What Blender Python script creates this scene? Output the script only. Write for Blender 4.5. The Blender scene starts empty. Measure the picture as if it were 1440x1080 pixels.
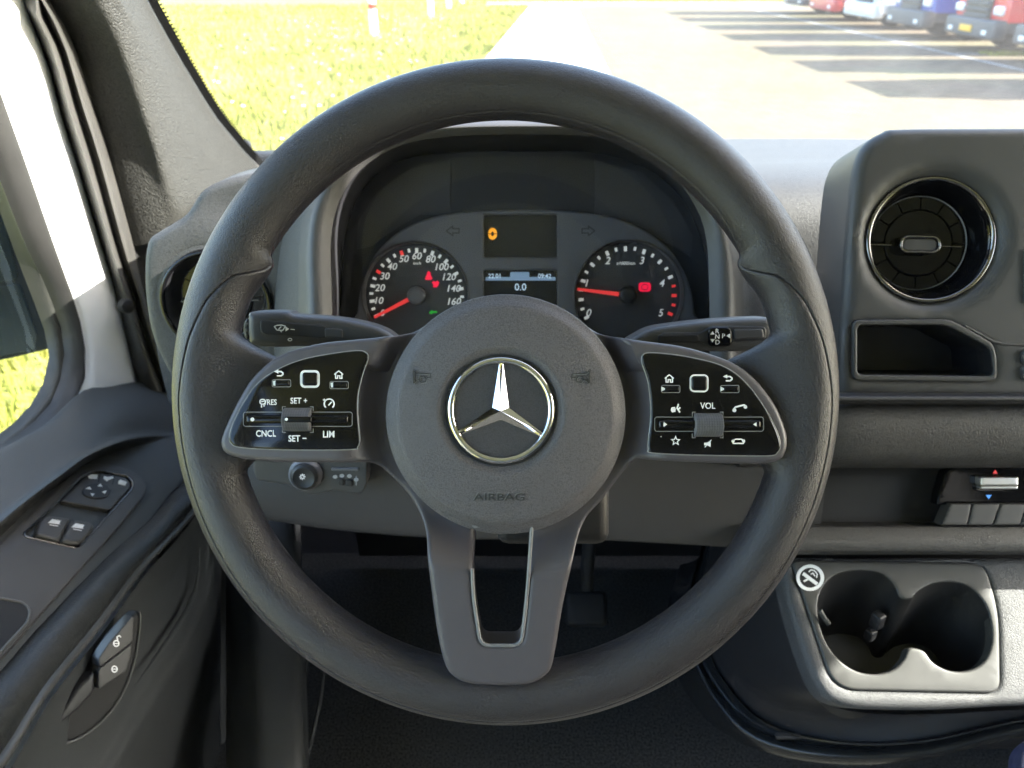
import bpy, bmesh, math, random
import numpy as np
from mathutils import Vector, Matrix
from mathutils.geometry import delaunay_2d_cdt, tessellate_polygon
random.seed(7)
SC = bpy.context.scene
COL = SC.collection

# ------------------------------------------------------------------ camera, world, sun, exposure
F = 1088.0                      # focal length in photo pixels (1440 wide)
PITCH = math.radians(29.0)
CAM = Vector((0, 0, 1.75))
SP, CP = math.sin(PITCH), math.cos(PITCH)
RT, UP, FW = Vector((1, 0, 0)), Vector((0, SP, CP)), Vector((0, CP, -SP))
cd = bpy.data.cameras.new('camera')
cam = bpy.data.objects.new('camera', cd)
COL.objects.link(cam)
cam.location = CAM
cam.rotation_euler = (math.radians(90) - PITCH, 0, 0)
cd.sensor_width = 36
cd.lens = F / 720 * 18
cd.clip_start = 0.02
cd.clip_end = 3000
cd.dof.use_dof = True
cd.dof.focus_distance = 0.44
cd.dof.aperture_fstop = 13
SC.camera = cam

SUN_EL = math.radians(33.5)
w = bpy.data.worlds.new('World')
SC.world = w
w.use_nodes = True
nt = w.node_tree
bg = nt.nodes['Background']
sky = nt.nodes.new('ShaderNodeTexSky')
sky.sky_type = 'NISHITA'
sky.sun_disc = False
sky.sun_elevation = SUN_EL
sky.sun_rotation = math.radians(90)          # sun over +X
sky.air_density = 1.0
sky.dust_density = 2.0
nt.links.new(sky.outputs[0], bg.inputs[0])
bg.inputs[1].default_value = 0.15
sl = bpy.data.lights.new('sun', 'SUN')
sl.energy = 4.0
sl.angle = math.radians(0.5)
sl.color = (1.0, 0.95, 0.87)
so = bpy.data.objects.new('sun', sl)
COL.objects.link(so)
so.rotation_euler = Vector((math.cos(SUN_EL), 0.0, math.sin(SUN_EL))).to_track_quat('Z', 'Y').to_euler()
SC.view_settings.view_transform = 'Standard'
SC.view_settings.look = 'None'
SC.view_settings.exposure = 3.2
SC.view_settings.gamma = 1.0
SC.cycles.use_denoising = True
SC.cycles.denoising_prefilter = 'FAST'
SC.cycles.max_bounces = 10
SC.cycles.diffuse_bounces = 5
SC.cycles.transparent_max_bounces = 12
SC.cycles.sample_clamp_indirect = 4.0

# ------------------------------------------------------------------ pixels -> real places
def P(px, py, d):
    return CAM + RT * ((px - 720) / F * d) + UP * ((540 - py) / F * d) + FW * d
def ray(px, py):
    return RT * ((px - 720) / F) + UP * ((540 - py) / F) + FW
def PX(px, py, X):
    return CAM + ray(px, py) * (X / ((px - 720) / F))
def PZ(px, py, z):
    r = ray(px, py)
    return CAM + r * ((z - CAM.z) / r.z)

class Fr:
    """a plane with an origin, a normal and its own right / up axes"""
    def __init__(s, o, n, up=(0, 0, 1)):
        s.o = Vector(o); s.n = Vector(n).normalized()
        s.u = Vector(up).cross(s.n).normalized(); s.v = s.n.cross(s.u)
    def px(s, px, py, h=0.0):
        r = ray(px, py)
        t = (s.o + s.n * h - CAM).dot(s.n) / r.dot(s.n)
        q = CAM + r * t - s.o
        return (q.dot(s.u), q.dot(s.v))
    def pxs(s, pts, h=0.0):
        return [s.px(a, b, h) for a, b in pts]
    def w(s, u, v, h=0.0):
        return s.o + s.u * u + s.v * v + s.n * h
    def scale(s, px, py):
        a, b = s.px(px - .5, py), s.px(px + .5, py)
        return math.hypot(a[0] - b[0], a[1] - b[1])

# ------------------------------------------------------------------ curves
def cr(pts, n=6, closed=False):
    """Catmull-Rom through points (tuples or Vectors)"""
    pts = [Vector(p) for p in pts]
    N = len(pts); out = []
    rng = range(N) if closed else range(N - 1)
    for i in rng:
        if closed:
            p0, p1, p2, p3 = pts[(i - 1) % N], pts[i], pts[(i + 1) % N], pts[(i + 2) % N]
        else:
            p1, p2 = pts[i], pts[i + 1]
            p0 = pts[i - 1] if i else p1 * 2 - p2
            p3 = pts[i + 2] if i + 2 < N else p2 * 2 - p1
        for k in range(n):
            t = k / n
            out.append(0.5 * (2 * p1 + (p2 - p0) * t + (2 * p0 - 5 * p1 + 4 * p2 - p3) * t * t + (3 * p1 - p0 - 3 * p2 + p3) * t ** 3))
    if not closed:
        out.append(pts[-1].copy())
    return out

def sm(pts, n=6):
    return [tuple(p) for p in cr(pts, n, True)]

def resample(pts, n, closed=False):
    pts = [Vector(p) for p in pts]
    if closed: pts = pts + [pts[0]]
    L = [0.0]
    for a, b in zip(pts, pts[1:]): L.append(L[-1] + (b - a).length)
    out = []; j = 0
    m = n if closed else n - 1
    for i in range(n):
        s = L[-1] * i / m
        while j < len(L) - 2 and L[j + 1] < s: j += 1
        seg = L[j + 1] - L[j]
        t = (s - L[j]) / seg if seg > 1e-12 else 0
        out.append(pts[j].lerp(pts[j + 1], min(max(t, 0), 1)))
    return out

def rrect(cx, cy, w_, h_, r, n=5):
    out = []
    for sx, sy, a0 in ((1, 1, 0), (-1, 1, 90), (-1, -1, 180), (1, -1, 270)):
        for k in range(n + 1):
            a = math.radians(a0 + 90 * k / n)
            out.append((cx + sx * (w_ / 2 - r) + r * math.cos(a), cy + sy * (h_ / 2 - r) + r * math.sin(a)))
    return out

def circ(cx, cy, r, n=48, ry=None):
    ry = ry or r
    return [(cx + r * math.cos(2 * math.pi * k / n), cy + ry * math.sin(2 * math.pi * k / n)) for k in range(n)]

def rounded(pts, r, n=4):
    """polygon with its corners rounded by r (scalar or list)"""
    out = []; N = len(pts)
    for i in range(N):
        p = Vector(pts[i]); a = Vector(pts[i - 1]) - p; b = Vector(pts[(i + 1) % N]) - p
        rr = r[i] if isinstance(r, (list, tuple)) else r
        rr = min(rr, a.length * .45, b.length * .45)
        q0 = p + a.normalized() * rr; q1 = p + b.normalized() * rr
        for k in range(n + 1):
            t = k / n
            out.append(tuple(q0 * (1 - t) ** 2 + p * 2 * t * (1 - t) + q1 * t * t))
    return out

def stroke(pts, wd):
    """outline polygon of an open polyline"""
    pts = [Vector(p) for p in pts]; L, R = [], []
    for i, p in enumerate(pts):
        a = (p - pts[i - 1]).normalized() if i else None
        b = (pts[i + 1] - p).normalized() if i < len(pts) - 1 else None
        t = (a + b) if a is not None and b is not None else (a if a is not None else b)
        if t.length < 1e-9: t = a
        t = t.normalized(); nrm = Vector((-t.y, t.x))
        k = 1.0
        if a is not None and b is not None:
            k = 1 / max(.5, nrm.dot(Vector((-a.y, a.x))))
        L.append(tuple(p + nrm * wd / 2 * k)); R.append(tuple(p - nrm * wd / 2 * k))
    return L + R[::-1]

# ------------------------------------------------------------------ mesh builder
class MB:
    def __init__(s): s.V = []; s.Fc = []
    def add(s, V, Fc):
        o = len(s.V)
        s.V += [Vector(v) for v in V]
        s.Fc += [tuple(i + o for i in f) for f in Fc]
        return s
    def build(s, name, m, parent=None, smooth=35, label=None, kind=None):
        root = parent
        while root is not None and root.parent is not None: root = root.parent
        off = root.location if root is not None else Vector()
        me = bpy.data.meshes.new(name)
        me.from_pydata([tuple(v - off) for v in s.V], [], s.Fc)
        me.validate()
        if smooth:
            me.shade_smooth()
            me.set_sharp_from_angle(angle=math.radians(smooth))
        me.materials.append(m)
        ob = bpy.data.objects.new(name, me)
        COL.objects.link(ob)
        if parent is not None: ob.parent = parent
        if label: ob['label'] = label
        if kind: ob['kind'] = kind
        return ob
    # --- shapes
    def box(s, c, size, bev=0.0, rot=None):
        bm = bmesh.new()
        bmesh.ops.create_cube(bm, size=1.0)
        bmesh.ops.scale(bm, vec=size, verts=bm.verts)
        if bev:
            bmesh.ops.bevel(bm, geom=list(bm.edges), offset=bev, segments=3, profile=.5, affect='EDGES')
        M = Matrix.Translation(Vector(c)) @ (rot.to_4x4() if rot is not None else Matrix.Identity(4))
        bm.verts.index_update()
        s.add([M @ v.co for v in bm.verts], [[v.index for v in f.verts] for f in bm.faces])
        bm.free(); return s
    def patch(s, rows, su=5, sv=5, closed_v=False):
        n = max(len(r) for r in rows)
        rows = [[Vector(p) for p in (r if len(r) == n else resample(r, n))] for r in rows]
        fine = [cr(r, su) for r in rows]
        cols = [cr([fr[i] for fr in fine], sv, closed_v) for i in range(len(fine[0]))]
        nu, nv = len(cols), len(cols[0])
        V = [cols[i][j] for j in range(nv) for i in range(nu)]
        Fc = [(j * nu + i, j * nu + i + 1, (j + 1) * nu + i + 1, (j + 1) * nu + i) for j in range(nv - 1) for i in range(nu - 1)]
        if closed_v:
            j = nv - 1
            Fc += [(j * nu + i, j * nu + i + 1, i + 1, i) for i in range(nu - 1)]
        return s.add(V, Fc)
    def sheet(s, rows):
        nu = len(rows[0])
        V = [p for r in rows for p in r]
        return s.add(V, [(j * nu + i, j * nu + i + 1, (j + 1) * nu + i + 1, (j + 1) * nu + i) for j in range(len(rows) - 1) for i in range(nu - 1)])
    def lathe(s, fr, c, prof, n=64, cap=False):
        """profile of (radius, height) round the normal of fr at plane point c"""
        V = []; Fc = []
        for r, h in prof:
            for k in range(n):
                a = 2 * math.pi * k / n
                V.append(fr.w(c[0] + r * math.cos(a), c[1] + r * math.sin(a), h))
        for j in range(len(prof) - 1):
            for k in range(n):
                k2 = (k + 1) % n
                Fc.append((j * n + k, j * n + k2, (j + 1) * n + k2, (j + 1) * n + k))
        if cap: Fc.append(tuple(range((len(prof) - 1) * n, len(prof) * n)))
        return s.add(V, Fc)
    def tube(s, path, r, n=10, caps=True, closed=False, flat=1.0, nrm=None):
        path = [Vector(p) for p in path]; N = len(path); V = []; Fc = []
        up = Vector(nrm) if nrm is not None else None
        for i, p in enumerate(path):
            if closed: t = path[(i + 1) % N] - path[i - 1]
            else: t = path[min(i + 1, N - 1)] - path[max(i - 1, 0)]
            t.normalize()
            ref = up if up is not None else (Vector((0, 0, 1)) if abs(t.z) < .9 else Vector((1, 0, 0)))
            a = ref.cross(t).normalized(); b = t.cross(a)
            rr = r[i] if isinstance(r, (list, tuple)) else r
            for k in range(n):
                q = 2 * math.pi * k / n
                V.append(p + a * rr * math.cos(q) + b * rr * flat * math.sin(q))
        for j in range(N if closed else N - 1):
            j2 = (j + 1) % N
            for k in range(n):
                k2 = (k + 1) % n
                Fc.append((j * n + k, j * n + k2, j2 * n + k2, j2 * n + k))
        if caps and not closed:
            Fc.append(tuple(range(n))[::-1]); Fc.append(tuple(range((N - 1) * n, N * n)))
        return s.add(V, Fc)
    def slab(s, fr, outer, holes=(), h=0.0, thick=0.001):
        """plain flat plate: top at height h, straight walls going down by thick"""
        loops = [list(outer)] + [list(x) for x in holes]
        pts = [p for L in loops for p in L]
        tr = tessellate_polygon([[Vector((p[0], p[1], 0)) for p in L] for L in loops])
        s.add([fr.w(p[0], p[1], h) for p in pts], [tuple(t) for t in tr])
        for L in loops:
            n = len(L)
            s.add([fr.w(p[0], p[1], h) for p in L] + [fr.w(p[0], p[1], h - thick) for p in L],
                  [(i, (i + 1) % n, n + (i + 1) % n, n + i) for i in range(n)])
        return s
    def pillow(s, fr, outer, holes=(), h=0.0, thick=0.006, bev=0.002, dome=None, pitch=None, segs=4, flare=0.0):
        """plate with rounded edges; dome(u,v) adds height"""
        loops = [list(outer)] + [list(x) for x in holes]
        res = []
        for L in loops:
            per = sum(math.dist(L[i], L[i - 1]) for i in range(len(L)))
            k = int(min(420, max(24, per / max(bev * .9, per / 400))))
            if len(L) >= k: res.append([tuple(p) for p in L])
            else:
                # keep the given points, add points on long edges
                st = per / k; out = []
                for i in range(len(L)):
                    a, b = L[i], L[(i + 1) % len(L)]
                    m = max(1, int(math.dist(a, b) / st))
                    out += [(a[0] + (b[0] - a[0]) * q / m, a[1] + (b[1] - a[1]) * q / m) for q in range(m)]
                res.append(out)
        loops = res
        A = np.array([p for L in loops for p in L]); B = np.array([L[(i + 1) % len(L)] for L in loops for i in range(len(L))])
        def dist(Q):
            Q = np.asarray(Q); out = np.empty(len(Q)); ab = B - A; l2 = (ab ** 2).sum(1) + 1e-18
            for c in range(0, len(Q), 2000):
                q = Q[c:c + 2000, None, :] - A[None]
                t = np.clip((q * ab[None]).sum(2) / l2, 0, 1)
                out[c:c + 2000] = np.sqrt(((q - t[..., None] * ab[None]) ** 2).sum(2).min(1))
            return out
        def inside(Q):
            Q = np.asarray(Q); ins = np.zeros(len(Q), bool)
            for c in range(0, len(Q), 2000):
                y = Q[c:c + 2000, 1][:, None]; x = Q[c:c + 2000, 0][:, None]
                cond = (A[None, :, 1] > y) != (B[None, :, 1] > y)
                xi = A[None, :, 0] + (y - A[None, :, 1]) * (B[None, :, 0] - A[None, :, 0]) / (B[None, :, 1] - A[None, :, 1] + 1e-18)
                ins[c:c + 2000] = ((cond & (x < xi)).sum(1) % 2) == 1
            return ins
        extra = []
        nb = len(A)
        prv = np.array([L[i - 1] for L in loops for i in range(len(L))])
        tang = B - prv
        tang = tang / (np.linalg.norm(tang, axis=1, keepdims=True) + 1e-12)
        nor = np.stack([-tang[:, 1], tang[:, 0]], 1)
        for k in range(1, segs + 1):
            t = bev * (1 - math.cos(math.pi / 2 * k / segs))
            for sg in (1, -1):
                Q = A + nor * sg * t
                ok = inside(Q) & (dist(Q) > t * .96)
                extra.append(Q[ok])
        lo, hi = A.min(0), A.max(0)
        pitch = pitch or max((hi - lo).max() / 28, bev)
        gx = np.arange(lo[0], hi[0], pitch); gy = np.arange(lo[1], hi[1], pitch)
        G = np.array([(x + (pitch / 2 if j % 2 else 0), y) for j, y in enumerate(gy) for x in gx])
        if len(G):
            ok = inside(G); G = G[ok]
            if len(G): G = G[dist(G) > bev * 1.3]
            extra.append(G)
        allp = np.concatenate([A] + [e for e in extra if len(e)])
        edges = []; o = 0
        for L in loops:
            n = len(L); edges += [(o + i, o + (i + 1) % n) for i in range(n)]; o += n
        vs, _, fs, *_r = delaunay_2d_cdt([Vector(p) for p in allp], edges, [], 0, 1e-7)
        Q = np.array([tuple(v) for v in vs])
        D = dist(Q)
        cen = np.array([Q[list(f)].mean(0) for f in fs])
        ins = inside(cen)
        def H(q, d):
            t = min(d / bev, 1.0) if bev > 0 else 1.0
            z = h - bev * (1 - math.sqrt(max(0, 1 - (1 - t) ** 2)))
            return z + (dome(q[0], q[1]) if dome else 0)
        s.add([fr.w(q[0], q[1], H(q, d)) for q, d in zip(Q, D)], [tuple(f) for f, k in zip(fs, ins) if k])
        for L in loops:
            n = len(L)
            top = [fr.w(p[0], p[1], H(p, 0)) for p in L]
            bot = [fr.w(p[0], p[1], H(p, 0) - thick) for p in L]
            s.add(top + bot, [(i, (i + 1) % n, n + (i + 1) % n, n + i) for i in range(n)])
        return s
    def text(s, fr, body, px, py, hpx, shear=0.0, bold=0.0, h=0.0, sx=1.0, rot=0.0, hfun=None):
        """flat print: cap height hpx photo pixels, centred at the pixel"""
        cu = bpy.data.curves.new('text', 'FONT')
        cu.body = body; cu.size = 1.0; cu.align_x = 'CENTER'; cu.align_y = 'CENTER'
        cu.shear = shear; cu.offset = bold; cu.resolution_u = 3
        ob = bpy.data.objects.new('text', cu)
        me = bpy.data.meshes.new_from_object(ob)
        c = fr.px(px, py); k = fr.scale(px, py) * hpx / 0.72
        cs, sn = math.cos(rot), math.sin(rot)
        co = [(v.co.x * k * sx, v.co.y * k) for v in me.vertices]
        if co:
            mx = (min(q[0] for q in co) + max(q[0] for q in co)) / 2; my = (min(q[1] for q in co) + max(q[1] for q in co)) / 2
            co = [((x - mx) * cs - (y - my) * sn, (x - mx) * sn + (y - my) * cs) for x, y in co]
            s.add([fr.w(c[0] + x, c[1] + y, h + (hfun(c[0] + x, c[1] + y) if hfun else 0)) for x, y in co], [tuple(p.vertices) for p in me.polygons])
        bpy.data.objects.remove(ob); bpy.data.curves.remove(cu); bpy.data.meshes.remove(me)
        return s

def thing(name, label, cat, loc=(0, 0, 0), group=None):
    o = bpy.data.objects.new(name, None)
    o.empty_display_size = .05
    COL.objects.link(o)
    o.location = loc
    o['label'] = label; o['category'] = cat
    if group: o['group'] = group
    return o

# ------------------------------------------------------------------ materials
def mat(name, col, rough=.5, metal=0.0, bump=None, spec=.5, coat=0.0, vary=None, emit=None, alpha=None, specks=0.0, crease=.5):
    """bump = (kind, scale, distance); vary = (scale, amount)"""
    m = bpy.data.materials.new(name); m.use_nodes = True
    t = m.node_tree; b = t.nodes['Principled BSDF']
    N, L = t.nodes.new, t.links.new
    b.inputs['Base Color'].default_value = (*col, 1)
    b.inputs['Roughness'].default_value = rough
    b.inputs['Metallic'].default_value = metal
    b.inputs['Specular IOR Level'].default_value = spec
    if coat: b.inputs['Coat Weight'].default_value = coat; b.inputs['Coat Roughness'].default_value = .05
    if emit:
        b.inputs['Emission Color'].default_value = (*emit[0], 1); b.inputs['Emission Strength'].default_value = emit[1]
    tc = N('ShaderNodeTexCoord')
    if vary:
        nz = N('ShaderNodeTexNoise'); nz.inputs['Scale'].default_value = vary[0]; nz.inputs['Detail'].default_value = 5
        L(tc.outputs['Object'], nz.inputs['Vector'])
        mx = N('ShaderNodeMix'); mx.data_type = 'RGBA'
        lo = tuple(max(0, c * (1 - vary[1])) for c in col); hi = tuple(min(1, c * (1 + vary[1])) for c in col)
        mx.inputs[6].default_value = (*lo, 1); mx.inputs[7].default_value = (*hi, 1)
        L(nz.outputs['Fac'], mx.inputs[0]); L(mx.outputs[2], b.inputs['Base Color'])
        rr = N('ShaderNodeMapRange'); rr.inputs['To Min'].default_value = max(0.02, rough - .06); rr.inputs['To Max'].default_value = min(1, rough + .06)
        L(nz.outputs['Fac'], rr.inputs['Value']); L(rr.outputs[0], b.inputs['Roughness'])
    if specks:
        vo = N('ShaderNodeTexVoronoi'); vo.inputs['Scale'].default_value = 260; vo.feature = 'F1'
        L(tc.outputs['Object'], vo.inputs['Vector'])
        cmp_ = N('ShaderNodeMath'); cmp_.operation = 'LESS_THAN'; cmp_.inputs[1].default_value = .10
        L(vo.outputs['Distance'], cmp_.inputs[0])
        sep = N('ShaderNodeSeparateColor'); L(vo.outputs['Color'], sep.inputs[0])
        c2 = N('ShaderNodeMath'); c2.operation = 'LESS_THAN'; c2.inputs[1].default_value = specks
        L(sep.outputs[0], c2.inputs[0])
        mu = N('ShaderNodeMath'); mu.operation = 'MULTIPLY'; L(cmp_.outputs[0], mu.inputs[0]); L(c2.outputs[0], mu.inputs[1])
        mx = N('ShaderNodeMix'); mx.data_type = 'RGBA'
        mx.inputs[6].default_value = (*col, 1); mx.inputs[7].default_value = (.45, .43, .4, 1)
        L(mu.outputs[0], mx.inputs[0]); L(mx.outputs[2], b.inputs['Base Color'])
        ad = N('ShaderNodeMath'); ad.operation = 'MULTIPLY_ADD'; ad.inputs[1].default_value = .6; ad.inputs[2].default_value = rough
        L(mu.outputs[0], ad.inputs[0]); L(ad.outputs[0], b.inputs['Roughness'])
    if bump:
        kind, scale, dist = bump
        bp = N('ShaderNodeBump'); bp.inputs['Distance'].default_value = dist; bp.inputs['Strength'].default_value = 1.0
        if kind == 'leather':
            nz = N('ShaderNodeTexNoise'); nz.inputs['Scale'].default_value = scale * .35; nz.inputs['Detail'].default_value = 2
            L(tc.outputs['Object'], nz.inputs['Vector'])
            mxv = N('ShaderNodeMix'); mxv.data_type = 'VECTOR'; mxv.inputs[0].default_value = .0015
            L(tc.outputs['Object'], mxv.inputs[4]); L(nz.outputs['Color'], mxv.inputs[5])
            vo = N('ShaderNodeTexVoronoi'); vo.feature = 'SMOOTH_F1'; vo.inputs['Scale'].default_value = scale
            vo.inputs['Smoothness'].default_value = .35
            L(mxv.outputs[1], vo.inputs['Vector'])
            inv = N('ShaderNodeMath'); inv.operation = 'SUBTRACT'; inv.inputs[0].default_value = 1.0
            L(vo.outputs['Distance'], inv.inputs[1]); L(inv.outputs[0], bp.inputs['Height'])
            cr_ = N('ShaderNodeMapRange'); cr_.inputs['From Min'].default_value = .25; cr_.inputs['From Max'].default_value = .75
            cr_.inputs['To Min'].default_value = 1.18; cr_.inputs['To Max'].default_value = crease
            L(vo.outputs['Distance'], cr_.inputs['Value'])
            cm = N('ShaderNodeMix'); cm.data_type = 'RGBA'; cm.blend_type = 'MULTIPLY'; cm.inputs[0].default_value = 1.0; cm.clamp_result = False
            src = b.inputs['Base Color'].links
            if src: L(src[0].from_socket, cm.inputs[6])
            else: cm.inputs[6].default_value = (*col, 1)
            L(cr_.outputs[0], cm.inputs[7]); L(cm.outputs[2], b.inputs['Base Color'])
        elif kind == 'carpet':
            nz = N('ShaderNodeTexNoise'); nz.inputs['Scale'].default_value = scale; nz.inputs['Detail'].default_value = 6; nz.inputs['Roughness'].default_value = .8
            L(tc.outputs['Object'], nz.inputs['Vector']); L(nz.outputs['Fac'], bp.inputs['Height'])
        else:
            nz = N('ShaderNodeTexNoise'); nz.inputs['Scale'].default_value = scale; nz.inputs['Detail'].default_value = 3
            L(tc.outputs['Object'], nz.inputs['Vector']); L(nz.outputs['Fac'], bp.inputs['Height'])
        L(bp.outputs[0], b.inputs['Normal'])
    return m

def glass_mat(name, tint, refl_rough=.0, dust_veil=0.0, f0=.07):
    """clear pane: what is behind shows through, mixed with a mirror by Fresnel"""
    m = bpy.data.materials.new(name); m.use_nodes = True
    t = m.node_tree; t.nodes.clear(); N, L = t.nodes.new, t.links.new
    out = N('ShaderNodeOutputMaterial'); tr = N('ShaderNodeBsdfTransparent'); gl = N('ShaderNodeBsdfGlossy')
    tr.inputs[0].default_value = (*tint, 1); gl.inputs['Roughness'].default_value = refl_rough
    # Schlick Fresnel that is the same from both sides of the pane
    ge = N('ShaderNodeNewGeometry'); dp = N('ShaderNodeVectorMath'); dp.operation = 'DOT_PRODUCT'
    L(ge.outputs['Normal'], dp.inputs[0]); L(ge.outputs['Incoming'], dp.inputs[1])
    ab = N('ShaderNodeMath'); ab.operation = 'ABSOLUTE'; L(dp.outputs['Value'], ab.inputs[0])
    om = N('ShaderNodeMath'); om.operation = 'SUBTRACT'; om.inputs[0].default_value = 1.0; L(ab.outputs[0], om.inputs[1])
    pw = N('ShaderNodeMath'); pw.operation = 'POWER'; pw.inputs[1].default_value = 5.0; L(om.outputs[0], pw.inputs[0])
    fz = N('ShaderNodeMath'); fz.operation = 'MULTIPLY_ADD'; fz.inputs[1].default_value = 1 - f0; fz.inputs[2].default_value = f0; L(pw.outputs[0], fz.inputs[0])
    mx = N('ShaderNodeMixShader')
    L(fz.outputs[0], mx.inputs[0]); L(tr.outputs[0], mx.inputs[1]); L(gl.outputs[0], mx.inputs[2])
    if dust_veil:                                   # dusty film added to put veiling glare and washed-out haze into the pane
        di = N('ShaderNodeBsdfTranslucent'); di.inputs[0].default_value = (.8, .78, .74, 1)
        m2 = N('ShaderNodeMixShader'); m2.inputs[0].default_value = dust_veil
        tc = N('ShaderNodeTexCoord'); nz = N('ShaderNodeTexNoise'); nz.inputs['Scale'].default_value = 9; nz.inputs['Detail'].default_value = 9; nz.inputs['Roughness'].default_value = .75
        L(tc.outputs['Object'], nz.inputs[0]); mr = N('ShaderNodeMapRange'); mr.inputs['From Min'].default_value = .35; mr.inputs['From Max'].default_value = .7
        mr.inputs['To Min'].default_value = dust_veil * .55; mr.inputs['To Max'].default_value = dust_veil * 1.7; L(nz.outputs['Fac'], mr.inputs[0]); L(mr.outputs[0], m2.inputs[0])
        L(mx.outputs[0], m2.inputs[1]); L(di.outputs[0], m2.inputs[2]); L(m2.outputs[0], out.inputs[0])
    else: L(mx.outputs[0], out.inputs[0])
    return m

def noise_mat(name, c1, c2, scale, rough=.9, c3=None, bump=None):
    m = bpy.data.materials.new(name); m.use_nodes = True
    t = m.node_tree; b = t.nodes['Principled BSDF']; N, L = t.nodes.new, t.links.new
    b.inputs['Roughness'].default_value = rough; b.inputs['Specular IOR Level'].default_value = .2
    tc = N('ShaderNodeTexCoord'); nz = N('ShaderNodeTexNoise'); nz.inputs['Scale'].default_value = scale; nz.inputs['Detail'].default_value = 8; nz.inputs['Roughness'].default_value = .65
    L(tc.outputs['Object'], nz.inputs['Vector'])
    r = N('ShaderNodeValToRGB'); r.color_ramp.elements[0].color = (*c1, 1); r.color_ramp.elements[1].color = (*c2, 1)
    r.color_ramp.elements[0].position = .35; r.color_ramp.elements[1].position = .65
    if c3: e = r.color_ramp.elements.new(.75); e.color = (*c3, 1)
    L(nz.outputs['Fac'], r.inputs[0]); L(r.outputs[0], b.inputs['Base Color'])
    return m

M_rim = mat('rim_leather', (.026, .0235, .0265), .34, crease=.78, bump=('leather', 1500, .00026), vary=(60, .15))
M_rimpad = mat('rim_pad', (.024, .024, .026), .44, bump=('leather', 820, .00055), vary=(60, .15))
M_hub = mat('airbag_skin', (.082, .077, .084), .5, crease=.72, bump=('leather', 1500, .00024), vary=(40, .12))
M_satin = mat('satin_plastic', (.068, .062, .070), .42, bump=('fine', 2500, .00002), vary=(80, .1), specks=.004)
M_gloss = mat('gloss_black', (.004, .004, .005), .06, spec=.35, specks=.010)
M_glossp = mat('gloss_black_clean', (.005, .005, .006), .10, spec=.3)
M_chrome = mat('chrome', (.56, .555, .56), .06, metal=1.0)
M_print = mat('white_print', (.80, .80, .80), .5)
M_dash = mat('dash_plastic', (.060, .060, .062), .58, crease=.7, bump=('leather', 1000, .00030), vary=(20, .1))
M_dashs = mat('dash_smooth_plastic', (.046, .0445, .044), .5, bump=('fine', 1800, .00005), vary=(15, .12))
M_dash_shaded = mat('dash_plastic_shaded', (.036, .0345, .034), .55, crease=.6, bump=('leather', 900, .0004), vary=(20, .1))  # darker copy of the dash plastic; the beams' shade is put into the colour
M_knee = mat('knee_plastic', (.034, .032, .032), .55, bump=('fine', 1500, .0001), vary=(15, .12))
M_dark = mat('dark_plastic', (.018, .018, .020), .5, bump=('fine', 1500, .00006), vary=(30, .15))
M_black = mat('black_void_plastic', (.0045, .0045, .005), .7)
M_clus = mat('cluster_face', (.075, .076, .088), .55, bump=('fine', 2200, .00003))
M_clusb = mat('cluster_back', (.016, .016, .019), .5)
M_dial = mat('dial_face', (.032, .032, .037), .55)
M_num = mat('dial_print', (.72, .72, .72), .5, emit=((1, 1, 1), .03))
M_red = mat('needle_red', (.80, .05, .05), .4, emit=((1, .06, .06), .05))
M_lampr = mat('lamp_red', (.6, .01, .04), .4, emit=((1, .015, .07), .08))
M_lampa = mat('lamp_amber', (.7, .3, .02), .4, emit=((1, .36, .02), .09))
M_lampg = mat('lamp_green', (.02, .3, .03), .4, emit=((.03, .5, .05), .04))
M_lcd = mat('display_dark', (.016, .017, .02), .25)
M_lcdb = mat('display_blue', (.10, .15, .22), .3, emit=((.35, .55, .8), .035))
M_lcdt = mat('display_text', (.5, .6, .7), .4, emit=((.6, .8, 1), .06))
M_pillar = mat('pillar_trim', (.034, .033, .029), .6, crease=.6, bump=('leather', 620, .0013), vary=(25, .08))
M_white = mat('white_paint', (.74, .75, .75), .35, bump=('fine', 300, .00003), vary=(8, .03))
M_rubber = mat('seal_rubber', (.065, .062, .058), .45, bump=('fine', 900, .0001), vary=(40, .25))
M_door = mat('door_trim', (.038, .041, .042), .55, bump=('fine', 1400, .00010), vary=(18, .15))
M_arm = mat('armrest_skin', (.020, .022, .023), .42, crease=.7, bump=('leather', 800, .00035), vary=(30, .12))
M_carpet = noise_mat('carpet', (.006, .006, .006), (.085, .085, .08), 330, .95)
M_bulk = mat('bulkhead_panel', (.30, .30, .30), .8)
M_liner = mat('roof_lining', (.66, .66, .64), .9, bump=('carpet', 300, .0005))
M_silver = mat('silver_switch', (.62, .61, .58), .28, metal=.85)
M_mark_r = mat('mark_red', (.55, .04, .04), .5, emit=((1, .05, .05), .05))
M_mark_b = mat('mark_blue', (.05, .25, .75), .5, emit=((.1, .4, 1), .05))
M_navy = mat('navy_fabric', (.016, .019, .055), .9, bump=('carpet', 700, .0006), vary=(120, .3))
M_glass = glass_mat('window_glass', (.93, .97, .94))
M_screen = glass_mat('windscreen_glass', (.80, .83, .81), dust_veil=.026)
M_lens = glass_mat('cluster_lens', (.96, .97, .98), dust_veil=.004, f0=.025)

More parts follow.
